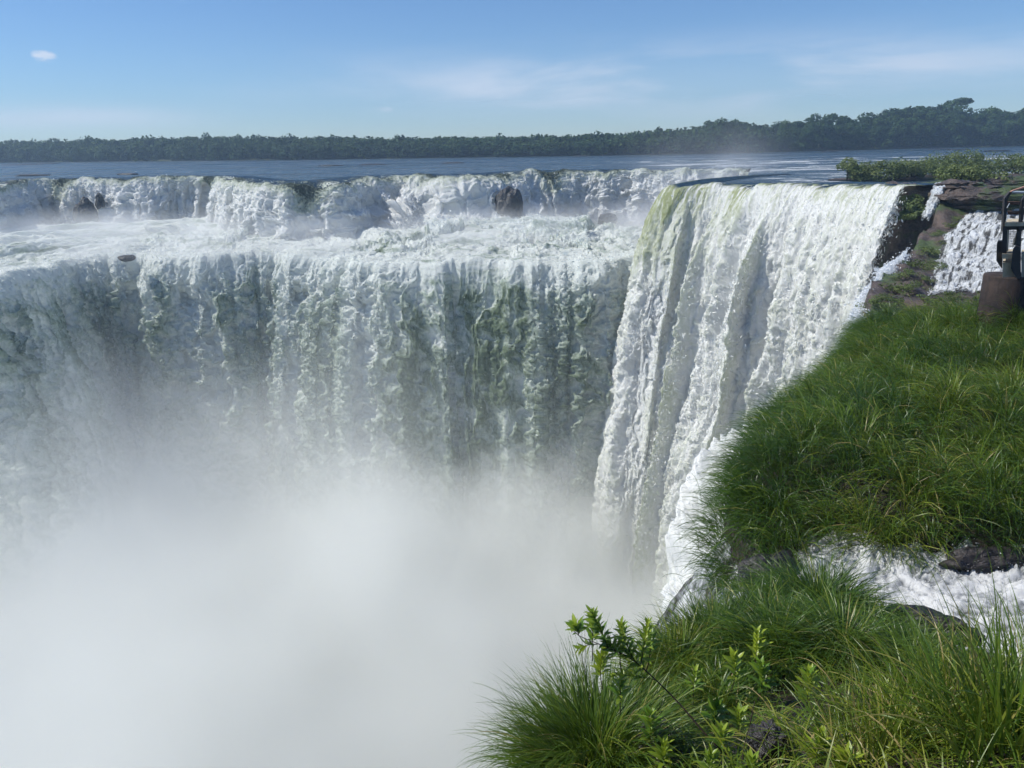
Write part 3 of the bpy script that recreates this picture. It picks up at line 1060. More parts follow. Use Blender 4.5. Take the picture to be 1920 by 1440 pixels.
# downhill / outward combing: towards the nearest bit of cliff edge
def comb_edge(x, y):
    e = .4
    return np.arctan2(-(dist_poly(x, y + e, edge) - dist_poly(x, y - e, edge)), -(dist_poly(x + e, y, edge) - dist_poly(x - e, y, edge)))


scatter_mounds({'box': (3, 24, 12.95, 29.5), 'fn': in_hill}, .62, 150, .44, (.6, 1.2), (.010, .022), 'grass', 'thick green sedge grass covering the hummocky bank beyond the stream',
               comb=comb_edge, combf=.45, nseg=5, tint0=.37, lift=.45, seed=5)
# fringe hanging over the cliff edge of the hill
eh = np.array([PY(1622, 640, 32), PY(1585, 690, 26), PY(1510, 770, 21.5), PY(1440, 820, 18.6), PY(1388, 880, 16.4), PY(1378, 950, 14.8), PY(1412, 1012, 13.4), PY(1450, 1040, 12.9)])
C_, _s = catmull(eh, 9000)
rg = np.random.default_rng(77)
C_[:, :2] += rg.normal(0, .28, (len(C_), 2))
C_[:, 2] = np.maximum(land_z(C_[:, 0], C_[:, 1], False), -1.6)
fr = blades(C_, comb_edge(C_[:, 0], C_[:, 1]) + np.where(inside(C_[:, 0], C_[:, 1], poly), 0, np.pi) + rg.normal(0, .6, len(C_)), rg.uniform(.6, 1.3, len(C_)), rg.uniform(.010, .022, len(C_)),
            rg.uniform(.1, 1.1, len(C_)), rg.uniform(1.2, 2.4, len(C_)), 6, rg.normal(.30, .1, len(C_)), 'overhanging_grass')
tag(fr, 'dark grass fringe hanging over the cliff edge', kind='stuff')


def in_mid(x, y):
    return inside(x, y, poly) & (top_z(x, y) > -.42) & (y < 11.2) & (y > 7.2) & (x > 1.0) & (x < .8 * y)


def in_low(x, y):
    return inside(x, y, poly) & (y > 3.2) & (y <= 7.4) & (x > 1.3) & (x < .85 * y + .6)


scatter_mounds({'box': (1, 9, 3.2, 8), 'fn': in_low}, .34, 26, .16, (.22, .65), (.008, .018), 'low_grass', 'tangled short grass and dry stems on the near slope', nseg=5, tint0=.55, lift=.05, seed=9, curve=(.6, 2.2))


def tussock(name, c, rad, n, Lr, Wr, label, seed, tint0=.35, spread=1.15, curve=(.5, 1.7), nseg=8, combaz=None, combf=.0, cat='grass clump', group=None, dry=.05, powr=1.4):
    rg = np.random.default_rng(seed)
    th = rg.uniform(0, 2 * np.pi, n)
    rr = np.sqrt(rg.uniform(0, 1, n))
    P = np.zeros((n, 3))
    P[:, 0] = np.cos(th) * rr * rad
    P[:, 1] = np.sin(th) * rr * rad
    P[:, 2] = .10 * (1 - rr ** 2) - .05 + (land_z(P[:, 0] + c[0], P[:, 1] + c[1], False) - c[2]).clip(-.5, .5)
    az = th + rg.normal(0, .35, n)
    if combaz is not None:
        az = angmix(az, combaz + rg.normal(0, .5, n), combf)
    lm = 1 + .38 * perlin(th * 1.6 + seed, rr * 2.5, seed)
    az = az + .8 * perlin(th * 3 + 9, rr * 3, seed + 2)
    o = blades(P, az, rg.uniform(*Lr, n) * lm, rg.uniform(*Wr, n), .04 + rr * spread * rg.uniform(.5, 1.1, n), rg.uniform(*curve, n), nseg,
               rg.normal(tint0, .11, n) + (rg.uniform(0, 1, n) < dry) * .35, name, powr=powr)
    o.location = [float(v) for v in c]
    tag(o, label, cat, group)
    return o


def gp(px, py, y):
    p = PY(px, py, y)
    p[2] = land_z(p[0], p[1], False)
    return p


tussock('grass_tussock', PY(1118, 1478, 6.4), .47, 4600, (.6, 1.3), (.008, .017), 'round bushy tussock with arching blades at the bottom, against the mist', 31, .44, .75, (.2, 2.5), 10, powr=1.8)
for i, (px, py, Y, rad, n, L0, L1, lab, ti) in enumerate([
    (1535, 1120, 9.7, .5, 2800, .6, 1.15, 'tall dark green grass mound forming the peak in front of the stream', .33),
    (1430, 1178, 9.1, .5, 2200, .4, .8, 'dense grass mound left of the peaked mound', .33),
    (1335, 1200, 8.7, .45, 1900, .45, 1.0, 'ragged grass clump on the brink beside the falling stream', .40),
    (1640, 1225, 9.1, .5, 2200, .4, .8, 'dark grass mound just left of the brown stream rock', .33),
    (1268, 1250, 8.2, .35, 1300, .4, 1.0, 'sparse brownish grass clump over the stream mouth', .58),
    (1450, 1275, 8.0, .5, 1700, .4, .9, 'grass clump below the peaked mound, behind the bright sprig', .36),
    (1570, 1290, 7.8, .5, 1900, .5, .95, 'grass clump at the middle of the near bank', .40),
    (1690, 1330, 7.4, .45, 1500, .4, .8, 'grass clump below the brown stream rock', .42),
    (1340, 1330, 7.2, .35, 800, .3, .7, 'small grass clump above the knobbly dark rock', .42)]):
    tussock('grass_tussock', gp(px, py, Y), rad, n, (L0, L1), (.009, .020), lab, 40 + i, ti, 1.0, (.6, 2.0), 7, combaz=R(200), combf=.22)
for i, (px, py, Y, rad, n, L0, L1, lab, ti, w0, w1) in enumerate([
    (1880, 1480, 4.1, .40, 330, .7, 1.25, 'tall upright sedge with broad blades in the bottom right corner', .50, .010, .022),
    (1760, 1440, 4.7, .40, 330, .6, 1.05, 'sedge clump with bending yellow green blades left of the corner sedge', .58, .010, .020),
    (1640, 1450, 4.6, .34, 260, .4, .8, 'yellowish arching grass clump at the bottom edge', .64, .008, .016),
    (1950, 1380, 5.0, .5, 420, .7, 1.2, 'upright reedy sedge at the right edge in front of the stream', .48, .008, .018)]):
    tussock('sedge_clump', gp(px, py, Y), rad, n, (L0, L1), (w0, w1), lab, 60 + i, ti, .75, (.1, 1.5), 9, dry=.08, powr=2.2, combaz=R(170), combf=.15)


for i, (px, py, Y, rad, n, L0, L1, lab, ti) in enumerate(
    [(1260, 1440, 5.6, .25, 38, .4, .75, 'few long arching yellow green blades below the black shadow shape', .66),
    (1500, 1420, 5.2, .25, 46, .4, .7, 'loose yellow green blades right of the knobbly rock', .7),
    (1720, 1400, 4.9, .3, 60, .5, .85, 'broad lime green blades bending over in front of the reeds', .68),
    (1840, 1430, 4.2, .3, 50, .4, .7, 'broad bright blades arching at the bottom right, under the tall sedge', .7),
    (1590, 1370, 5.6, .3, 55, .45, .8, 'long arching light green blades in the middle of the bottom edge', .64),
    (1150, 1440, 5.7, .25, 34, .45, .7, 'few long yellowish blades arching out in front of the round tussock', .7)]):
    tussock('arching_grass', gp(px, py, Y), rad, n, (L0, L1), (.012, .022), lab, 90 + i, ti, .9, (1.2, 2.6), 12, powr=2.0)


# ------------------------------------------------------------------ leafy sprigs
def leaf_geo(P, D, U, L, W, V, Fc, TV, tint):
    """one folded leaf from P along D, U is its up side"""
    S = np.cross(D, U); S /= np.linalg.norm(S) + 1e-9
    n0 = len(V)
    ts = [0, .22, .5, .78, 1.0]
    ws = [.05, .75, 1.0, .6, .02]
    for t, w in zip(ts, ws):
        c = P + D * L * t - U * L * .22 * t * t
        V.extend([c - S * W * w * .5 + U * W * .18 * w, c, c + S * W * w * .5 + U * W * .18 * w])
        TV.extend([tint, tint + .12, tint])
    for i in range(4):
        a = n0 + i * 3
        Fc.append([a, a + 1, a + 4, a + 3])
        Fc.append([a + 1, a + 2, a + 5, a + 4])


def shoot_leaves(path, n, L, W, tint, rg, open_=.9, start=.15):
    V, Fc, TV = [], [], []
    path = np.array(path)
    seg = np.r_[0, np.cumsum(np.linalg.norm(np.diff(path, axis=0), axis=1))]
    for i in range(n):
        t = start + (1 - start) * (i + .5) / n
        s_ = t * seg[-1]
        p = np.array([np.interp(s_, seg, path[:, k]) for k in range(3)])
        k = min(int(np.searchsorted(seg, s_)), len(path) - 1)
        ax = path[k] - path[max(k - 1, 0)]; ax /= np.linalg.norm(ax) + 1e-9
        a = i * 2.4 + rg.normal(0, .25)
        ref = np.array([1., 0, 0]) if abs(ax[0]) < .8 else np.array([0, 1., 0])
        e1 = np.cross(ax, ref); e1 /= np.linalg.norm(e1); e2 = np.cross(ax, e1)
        rad = e1 * math.cos(a) + e2 * math.sin(a)
        op = open_ * (1.15 - .75 * t) * rg.uniform(.8, 1.2)
        D = ax * math.cos(op) + rad * math.sin(op)
        U = -rad * math.cos(op) + ax * math.sin(op)
        sc = rg.uniform(.8, 1.15) * (1.05 - .45 * max(0, t - .7) / .3)
        leaf_geo(p, D, U, L * sc, W * sc, V, Fc, TV, tint + rg.normal(0, .12) + .25 * (t - .5))
    return np.array(V), np.array(Fc), np.clip(np.array(TV), 0, 1)


M['stem'] = mat_simple('shrub_stem', (.035, .022, .016), .6)


def arc_path(p0, p1, bend, n=9):
    p0, p1 = np.array(p0, float), np.array(p1, float)
    t = np.linspace(0, 1, n)[:, None]
    return p0 * (1 - t) + p1 * t + np.array(bend)[None] * (4 * t * (1 - t))


def sprig(px, py, Y, h, nl, L, tint, label, seed, lean=(0, 0)):
    rg = np.random.default_rng(seed)
    tip = PY(px, py, Y)
    root = tip - np.array([lean[0], lean[1], h])
    r = empty('leafy_sprig', root, label, 'plant')
    pth = arc_path((0, 0, 0), tip - root, (rg.normal(0, .02), rg.normal(0, .02), 0))
    MB().tube(pth, list(np.linspace(.005, .002, len(pth))), 6).build('stem', M['stem'], r, True)
    V, Fc, TV = shoot_leaves(pth, int(nl * .9), L * 2.1, L * .75, tint, rg, 1.0, .35)
    np_mesh('leaves', V, Fc, M['leaf'], attrs={'tint': TV}, parent=r)


for i, a in enumerate([
    (1420, 1185, 7.2, .55, 22, .085, .95, 'bright yellow green sprig standing out high in the dark grass'),
    (1374, 1228, 7.0, .5, 20, .08, .75, 'light green sprig left of and below the yellow green one'),
    (1425, 1245, 6.8, .5, 26, .09, .45, 'mid green leafy sprig directly under the yellow green one'),
    (1304, 1258, 6.8, .45, 22, .07, .6, 'pale leafed sprig on the left side of the near bank'),
    (1517, 1262, 6.4, .55, 28, .085, .7, 'fresh green sprig with one upright leaf right of the dark gap'),
    (1345, 1325, 5.9, .4, 26, .08, .4, 'dark leafy sprig above left of the knobbly rock'),
    (1385, 1335, 5.8, .35, 20, .07, .75, 'small bright sprig touching the knobbly rock top'),
    (1218, 1340, 6.0, .45, 26, .08, .5, 'sprig standing against the black rock face'),
    (1245, 1395, 5.6, .3, 24, .07, .85, 'yellowing sprig low beside the round tussock'),
    (1355, 1372, 5.4, .35, 22, .08, .7, 'green sprig just left of the knobbly rock'),
    (1335, 1415, 5.0, .3, 22, .06, .55, 'glossy rosette sprig at the bottom below the black rock'),
    (1540, 1388, 4.9, .4, 26, .09, .8, 'bushy bright green sprig at the bottom right of the knobbly rock'),
    (1408, 1424, 4.7, .3, 18, .07, .7, 'small sprig at the bottom edge under the knobbly rock'),
    (1660, 1290, 5.6, .5, 22, .08, .85, 'yellow leafed sprig deep in the sedge'),
    (1700, 1335, 5.0, .45, 20, .08, .9, 'bright broad leafed sprig beneath the arching sedge blades'),
    (1590, 1420, 4.4, .3, 26, .08, .8, 'bright leafy sprig at the bottom edge left of the sedge'),
    (1112, 1150, 5.9, .5, 30, .055, .6, 'tallest upright leafy shoot sticking out of the top of the round tussock'),
    (1168, 1172, 5.9, .5, 28, .055, .55, 'upright leafy shoot between the tallest one and the one by the stream mouth'),
    (1216, 1168, 5.9, .5, 28, .055, .5, 'upright leafy shoot at the right rim of the round tussock'),
    (1132, 1222, 5.8, .4, 30, .06, .8, 'light green leaf tuft in the upper part of the round tussock'),
    (1165, 1268, 5.8, .4, 22, .06, .7, 'shiny leaved sprig low in the right half of the round tussock')]):
    sprig(*a, 200 + i)

# the woody shrub that leans over the round tussock
rg = np.random.default_rng(301)
Ys = 5.7
root = PY(1430, 1475, 5.2)
sh = empty('woody_shrub', root, 'woody shrub with leafy shoots leaning left over the round tussock', 'shrub')
J = lambda px, py, Y=Ys: PY(px, py, Y) - root
main = catmull([J(1430, 1475, 5.2), J(1340, 1395, 5.4), J(1265, 1310, 5.6), J(1190, 1240), J(1140, 1215), J(1085, 1192), J(1072, 1180)], 26)[0]
MB().tube(main, list(np.linspace(.010, .003, 26)), 7).build('stem', M['stem'], sh, True)
for (a, b, c_) in [((1085, 1192), (1078, 1172), 16), ((1140, 1215), (1108, 1146), 26), ((1190, 1240), (1164, 1168), 24), ((1200, 1255), (1214, 1166), 26), ((1160, 1228), (1140, 1205), 18),
                   ((1215, 1262), (1165, 1212), 18), ((1230, 1275), (1150, 1265), 18), ((1120, 1208), (1086, 1215), 10)]:
    pth = arc_path(J(*a), J(*b), (rg.normal(0, .01), 0, .01))
    MB().tube(pth, list(np.linspace(.004, .0015, 9)), 6).build('twig', M['stem'], sh, True)
    V, Fc, TV = shoot_leaves(pth, int(c_ * 1.2), .115, .038, rg.uniform(.55, .9), rg, 1.0, .1)
    np_mesh('leaves', V, Fc, M['leaf'], attrs={'tint': TV}, parent=sh)
# long dark leaning stalk
st = empty('bare_stalk', PY(1400, 1470, 4.8), 'thin bare dark stalk rising beside the knobbly rock', 'plant')
pth = catmull([(0, 0, 0), PY(1392, 1420, 4.9) - PY(1400, 1470, 4.8), PY(1408, 1350, 5.0) - PY(1400, 1470, 4.8), PY(1415, 1315, 5.0) - PY(1400, 1470, 4.8)], 12)[0]
MB().tube(pth, list(np.linspace(.005, .003, 12)), 6).build('stem', M['stem'], st, True)
MB().tube(pth[-3:], [.002, .006, .001], 6).build('seed_head', M['stem'], st, True)

# ------------------------------------------------------------------ trees and shrubs
def crown_mesh(name, h, w, n, leaf, seed, lumps=9, flat=.6, z0=.35):
    """leaf clusters spread over uneven lumps"""
    rg = np.random.default_rng(seed)
    C = np.stack([rg.normal(0, .27, lumps) * w, rg.normal(0, .27, lumps) * w, h * rg.uniform(z0, .86, lumps)], -1)
    rad = w * rg.uniform(.20, .36, lumps)
    C[0] = (0, 0, h * .8)
    n = int(n * 1.6)
    ci = rg.integers(0, lumps, n)
    u = rg.normal(0, 1, (n, 3)); u /= np.linalg.norm(u, axis=1, keepdims=True)
    rr = rg.uniform(.55, 1.08, n) ** .6
    P = C[ci] + u * (rad[ci] * rr)[:, None] * np.array([1, 1, flat])
    nm = u + rg.normal(0, .55, (n, 3)) + np.array([0, 0, .4])
    nm /= np.linalg.norm(nm, axis=1, keepdims=True)
    a = np.cross(nm, rg.normal(0, 1, (n, 3))); a /= np.linalg.norm(a, axis=1, keepdims=True)
    b = np.cross(nm, a)
    s = (leaf * rg.uniform(.5, 1.2, n))[:, None]
    V = np.stack([P - a * s, P + b * s * .7, P + a * s, P - b * s * .7], 1).reshape(-1, 3)
    Fc = np.arange(4 * n).reshape(-1, 4)
    tint = np.repeat(np.clip(rg.normal(.4, .1, lumps)[ci] + rg.normal(0, .1, n), 0, 1), 4)
    return V, Fc, tint, C


M['canopy'] = leafy('forest_canopy', .2, .75, [(0, (.010, .030, .012)), (.5, (.030, .068, .020)), (1, (.075, .12, .03))], .2)
M['scrub'] = leafy('island_scrub', .25, .7, [(0, (.05, .085, .03)), (.5, (.14, .18, .065)), (1, (.24, .26, .11))], .2)
M['bark'] = mat_simple('bark', (.05, .042, .035), .85)

bank_px = [(-420, 309), (-100, 306), (0, 305), (300, 302), (600, 299), (960, 294), (1300, 289), (1500, 284), (1650, 280), (1750, 277), (1920, 274), (2300, 268)]
BK = np.array([[x, *PZ(x, y, 0)[:2]] for x, y in bank_px])
Hc = [(-420, 15), (0, 14.5), (400, 14), (700, 11), (1000, 9.5), (1200, 10.5), (1350, 14), (1500, 16), (1700, 19), (1920, 19), (2300, 19)]


def bankpt(px, back):
    x = np.interp(px, BK[:, 0], BK[:, 1]); y = np.interp(px, BK[:, 0], BK[:, 2])
    d = np.array([x, y]); L_ = np.linalg.norm(d)
    return d * (L_ + back) / L_


# bank ground behind the river
pxs = np.linspace(-420, 2300, 80)
fr_ = np.array([[*bankpt(p, -3), -.4] for p in pxs])
f2 = np.array([[*bankpt(p, 2), .8] for p in pxs])
f3 = np.array([[*bankpt(p, 110), 3.5] for p in pxs])
f4 = np.array([[*bankpt(p, 480), 6] for p in pxs])
Gb = np.stack([fr_, f2, f3, f4])
Gb[..., 2] += np.abs(fbm(Gb[..., 0] / 40, Gb[..., 1] / 40, 2, 3)) * .6 * (Gb[..., 2] > 0)
M['farbank'] = mat_simple('far_bank', (.05, .06, .028), .9)
o = np_mesh('far_bank', Gb.reshape(-1, 3), grid_faces(4, 80), M['farbank'])
if o.data.polygons[0].normal.z < 0: o.data.flip_normals()
o['kind'] = 'structure'

# continuous wood on the left and centre: one mass of crowns
rg = np.random.default_rng(5)
protos = [crown_mesh('c', 1, 1, 150, .11, 500 + i, 8, .8, .12) for i in range(10)]
VV, FF, TT = [], [], []
nv = 0
for row, (back, cnt) in enumerate([(4, 330), (14, 300), (28, 260), (45, 220), (70, 200)]):
    for px in np.linspace(-380, 1400, cnt):
        px += rg.uniform(-4, 4)
        p = bankpt(px, back + rg.uniform(-5, 5))
        h = np.interp(px, [q[0] for q in Hc], [q[1] for q in Hc]) * rg.uniform(.72, 1.0) * (.62 + .38 * min(1, (row + .6) / 1.6)) * (1 + .12 * (rg.uniform() < .08))
        w = rg.uniform(7, 12)
        V, Fc, t_, _ = protos[rg.integers(0, 10)]
        an = rg.uniform(0, 6.28)
        ca, sa = math.cos(an), math.sin(an)
        Q = np.stack([(V[:, 0] * ca - V[:, 1] * sa) * w + p[0], (V[:, 0] * sa + V[:, 1] * ca) * w + p[1], V[:, 2] * h + .5 + row * .4], -1)
        VV.append(Q); FF.append(Fc + nv); TT.append(np.clip(t_ + rg.normal(0, .12), 0, 1)); nv += len(V)
o = np_mesh('forest', np.vstack(VV), np.vstack(FF), M['canopy'], smooth=False, attrs={'tint': np.concatenate(TT)})
tag(o, 'unbroken dark green forest along the far river bank', kind='stuff')

# individual trees on the nearer right bank
tree_protos = []
for i in range(7):
    r = empty('forest_tree', (0, 0, -500))
    h, w = 17, [12, 13, 11, 14, 10, 13, 12][i]
    V, Fc, t_, C = crown_mesh('crown', h, w, 1800, .75, 600 + i, 13, .8, .14)
    np_mesh('crown', V, Fc, M['canopy'], smooth=False, attrs={'tint': t_}, parent=r)
    mb = MB().tube([(0, 0, -1), (.2, 0, h * .35), (0, .2, h * .7)], [.45, .34, .15], 7)
    for c in C[1:5]:
        mb.tube([(.1, 0, h * .35), tuple(c * .6 + np.array([0, 0, h * .2])), tuple(c)], [.2, .14, .05], 5)
    mb.build('trunk', M['bark'], r, True)
    tree_protos.append(r)


def copy_tree(o, parent=None):
    c = o.copy()
    COL.objects.link(c)
    c.parent = parent
    for ch in list(o.children):
        copy_tree(ch, c)
    return c


rg = np.random.default_rng(8)
used = set()
spots = []
for row, (back, step) in enumerate([(5, 24), (20, 26), (42, 24)]):
    for px in np.arange(1330, 1990, step):
        spots.append((px + rg.uniform(-8, 8), back + rg.uniform(-4, 4), row))
sky_ht = [(1300, 14), (1365, 20), (1400, 15), (1440, 15), (1500, 19), (1540, 21), (1600, 20), (1640, 22), (1680, 23), (1735, 29), (1760, 28), (1810, 23), (1850, 25), (1900, 24), (2000, 24)]
for i, (px, back, row) in enumerate(spots):
    k = rg.integers(0, 7)
    o = tree_protos[k]
    if k in used: o = copy_tree(tree_protos[k])
    used.add(k)
    p = bankpt(px, back)
    h = np.interp(px, [q[0] for q in sky_ht], [q[1] for q in sky_ht])
    s_ = h / 17 * (rg.uniform(.78, 1.0) if row == 2 else rg.uniform(.55, .75) if row == 0 else rg.uniform(.7, .88))
    o.location = (p[0], p[1], .6 + row * .8)
    o.rotation_euler = (0, 0, rg.uniform(0, 6.28))
    o.scale = (s_ * rg.uniform(.85, 1.15), s_, s_)
    tag(o, ['dark green tree at the water edge of the right bank wood', 'dark green tree in the middle of the right bank wood', 'tree whose crown makes the skyline of the right bank wood'][row], 'tree',
        ['waterside trees of the right bank wood', 'inner trees of the right bank wood', 'skyline trees of the right bank wood'][row])
# the tall umbrella shaped tree
p = bankpt(1792, 50)
e_ = empty('tall_tree', (p[0], p[1], 2), 'tallest tree with a flat umbrella crown above the right bank wood', 'tree')
V, Fc, t_, C = crown_mesh('crown', 34, 9.5, 1300, .5, 655, 12, .6, .82)
V[:, 2] -= 1.0
np_mesh('crown', V, Fc, M['canopy'], smooth=False, attrs={'tint': t_}, parent=e_)
mb = MB().tube([(0, 0, -1), (.3, 0, 14), (0, .2, 26)], [.5, .35, .2], 7)
for c in C[1:7]:
    mb.tube([(.1, 0, 20), tuple(c - np.array([0, 0, 1.5]))], [.2, .08], 5)
mb.build('trunk', M['bark'], e_, True)

# scrub on the island and bluff
def shrub(px, py, Y, h, w, label, seed, n=900, group=None, z=None):
    p = PY(px, py, Y)
    r = empty('shrub', p, label, 'shrub', group)
    V, Fc, t_, C = crown_mesh('foliage', h * .88, w, 1300, .18, seed, 11, .75, .1)
    np_mesh('foliage', V, Fc, M['scrub'], smooth=False, attrs={'tint': t_}, parent=r)
    mb = MB()
    for c in C[:4]:
        mb.tube([(0, 0, -.4), tuple(c * .5), tuple(c)], [.09, .06, .02], 5)
    mb.build('stem', M['bark'], r, True)


for i, (x, y, Y, h, w, lab) in enumerate([
    (1588, 333, 132, 3.4, 4.6, 'round dark shrub at the left tip of the river island'),
    (1618, 333, 132, 2.0, 4.2, 'low shrub right of the island tip shrub'),
    (1650, 332, 132, 2.7, 5.0, 'rounded island shrub, third from the left tip'),
    (1685, 332, 133, 2.8, 5.4, 'leafy island shrub behind the brink of the right falls'),
    (1712, 331, 134, 2.2, 4.6, 'low island shrub before the bare brown gap'),
    (1750, 327, 138, 3.2, 6.5, 'broad pale shrub above the thin chute'),
    (1785, 326, 139, 3.6, 7.0, 'tall spreading pale shrub in the middle of the island'),
    (1825, 325, 140, 3.4, 7.0, 'spreading pale shrub right of the tallest island shrub'),
    (1865, 323, 142, 2.8, 6.5, 'low shrub row piece near the right end of the island'),
    (1905, 322, 143, 3.0, 6.5, 'shrub at the right end of the island by the picture edge'),
    (1950, 322, 143, 3.0, 6.5, 'shrub just outside the right picture edge'),
    (1800, 346, 95, 2.0, 4.4, 'yellowish shrub growing on top of the brown bluff'),
    (1835, 344, 96, 1.3, 3.2, 'small shrub on the bluff top beside the pale stone'),
    (1712, 388, 88, 1.3, 2.4, 'green bush clinging to the dark cliff beside the thin chute'),
    (1722, 402, 87, 1.0, 1.8, 'small bush beneath the cliff bush near the chute'),
    (1698, 410, 87.5, .9, 1.6, 'mossy bush low on the dark cliff'),
    ]):
    shrub(x, y, Y, h, w, lab, 700 + i)
tuft_spots = [(1655, 560), (1640, 578), (1680, 572), (1700, 590), (1665, 600), (1642, 606), (1735, 530), (1690, 552), (1715, 545), (1745, 500), (1765, 458), (1740, 478), (1790, 428), (1770, 505), (1822, 392), (1850, 380), (1795, 415),
              (1720, 505), (1702, 520), (1780, 560), (1830, 565), (1750, 575), (1725, 590), (1760, 440), (1870, 372)]
pt = None
for i, (x, y) in enumerate(tuft_spots):
    p = hit(x, y)
    if pt is None:
        r = empty('bluff_tuft', p)
        V, Fc, t_, C = crown_mesh('foliage', 1.0, 1.5, 500, .07, 801, 9, .6, .1)
        np_mesh('foliage', V, Fc, M['scrub'], smooth=False, attrs={'tint': t_}, parent=r)
        pt = r
    else:
        r = copy_tree(pt)
    sc_ = .55 + .65 * ((i * 37) % 10) / 10
    r.location = [float(v) for v in p]
    r.rotation_euler = (0, 0, i * 1.3)
    r.scale = (sc_ * 1.3, sc_, sc_ * .8)
    tag(r, 'small mossy green tuft growing on the brown bluff or ledge', 'plant', 'small green tufts dotted over the rocky bluff')
isl = rock('island', PY(1760, 333, 138), (19, 5, .5), 33, M['bank'], 'low brown rocky island under the shrubs', .05, rough=.15, cat='island')

# small far rocks and rapids in the river
for i, (x, y, sc) in enumerate([(40, 309, 5), (90, 307, 3), (1090, 293, 2), (620, 311, 2), (700, 309, 2.5), (850, 306, 2), (1555, 284, 2.2), (1760, 280, 3), (1800, 281, 2.5), (1870, 283, 3), (60, 329, 2.5), (240, 327, 1.5)]):
    rock('far_rock', PZ(x, y, .1), (sc * 2.2, sc * .8, .45), 340 + i, M['rock'], ['low dark rock awash near the left bank', 'small low rock beside the left bank shoal', 'dark rock speck before the centre of the far bank',
        'thin dark rock in the river above the middle falls', 'flat rock awash right of the thin dark one', 'flat dark rock in the middle of the river', 'dark rock near the start of the right bank wood',
        'rock awash below the tallest tree', 'low rock right of the one below the tallest tree', 'long flat rock near the right bank', 'dark shoal rock above the left falls', 'small rock awash above the left falls, right of the shoal'][i], 0, 3, .3)

# ------------------------------------------------------------------ concrete pillar and footbridge
def concrete(name, a, b, stain):
    mt, nt, out = new_mat(name)
    T = NT(nt)
    co = T.obj()
    n1 = T.noise(co, 2.2, 7, .65)
    n2 = T.noise(T.mapping(co, (3, 3, .5)), 1.4, 5, .6)
    c = T.mix(T.mr(n1, .3, .7), a, b)
    c = T.mix(T.mr(n2, .45, .7, 0, .7), c, stain)
    principled(T, out, c, .8, .3, T.bump(T.noise(co, 18, 6, .7), .5, .03))
    return mt


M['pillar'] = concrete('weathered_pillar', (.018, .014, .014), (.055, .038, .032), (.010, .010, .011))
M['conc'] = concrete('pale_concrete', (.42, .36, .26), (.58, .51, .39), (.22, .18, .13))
M['wood'] = concrete('red_brown_beam', (.16, .085, .06), (.25, .14, .10), (.07, .04, .03))
M['darkmetal'] = mat_simple('dark_steel', (.035, .032, .033), .55, .5)
M['pipe'] = mat_simple('grey_pipe', (.45, .5, .55), .35, .6)
PD = 26.0
pc = PY(1889, 515, PD)
pb = PY(1887, 640, PD)
pr = 38 / F * PD * 1.03
r = empty('concrete_pillar', (pc[0], pc[1], pb[2] - .8), 'thick round weathered concrete pillar standing in the grass', 'pillar')
hgt = pc[2] - (pb[2] - .8)
prof = [(0, 0), (pr * 1.02, 0), (pr * 1.01, hgt * .5), (pr, hgt - .05), (pr * .965, hgt), (0, hgt)]
k = 56
V, Fc = [], []
for (rr, zz) in prof:
    for j in range(k):
        a = 2 * math.pi * j / k
        q = rr * (1 + .008 * math.sin(5 * a + zz * 3))
        V.append((q * math.cos(a), q * math.sin(a), zz))
for i in range(len(prof) - 1):
    for j in range(k):
        Fc.append([i * k + j, i * k + (j + 1) % k, (i + 1) * k + (j + 1) % k, (i + 1) * k + j])
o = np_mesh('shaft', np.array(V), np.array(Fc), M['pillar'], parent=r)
# footbridge seen end-on: runs away to the right of the pillar
bc = PY(1885, 515, PD)
bx = empty('footbridge', (bc[0], bc[1], bc[2]), 'concrete framed viewing footbridge with steel and timber railing resting on the round pillar', 'bridge')
o_ = np.array([bc[0], bc[1], bc[2]])
def B(px, py, y=PD - .45):
    return PY(px, py, y) - o_
TX = pc[0] / PD
def ext(L_):
    return (TX * L_, L_, 0)
def boxpx(mb, x0, y0, x1, y1, yn, yf, bev=.01):
    return mb.prism([B(x0, y0, yn), B(x0, y1, yn), B(x1, y1, yn), B(x1, y0, yn)], (0, 0, 0), ext(yf - yn))
yn, yf = PD - .5, PD + .5
# bearing block with flared right foot
outl = [(1880, 521), (1880, 492), (1896, 492), (1895, 505), (1907, 523)]
MB().prism([B(x, y, yn) for x, y in outl], (0, 0, 0), ext(.9)).build('bearing_block', M['conc'], bx)
boxpx(MB(), 1879, 476, 1899, 485, yn - .1, yf).build('cap_beam', M['conc'], bx)
outl = [(1869, 457), (1871, 452), (1879, 452), (1879, 505), (1868, 489)]
MB().prism([B(x, y, yn + .05) for x, y in outl], (0, 0, 0), ext(.3)).build('corbel', M['darkmetal'], bx)
outl = [(1899, 468), (1905, 461), (1914, 464), (1914, 522), (1907, 523), (1895, 503)]
MB().prism([B(x, y, yn - .25) for x, y in outl], (0, 0, 0), ext(.25)).build('corbel', M['darkmetal'], bx)
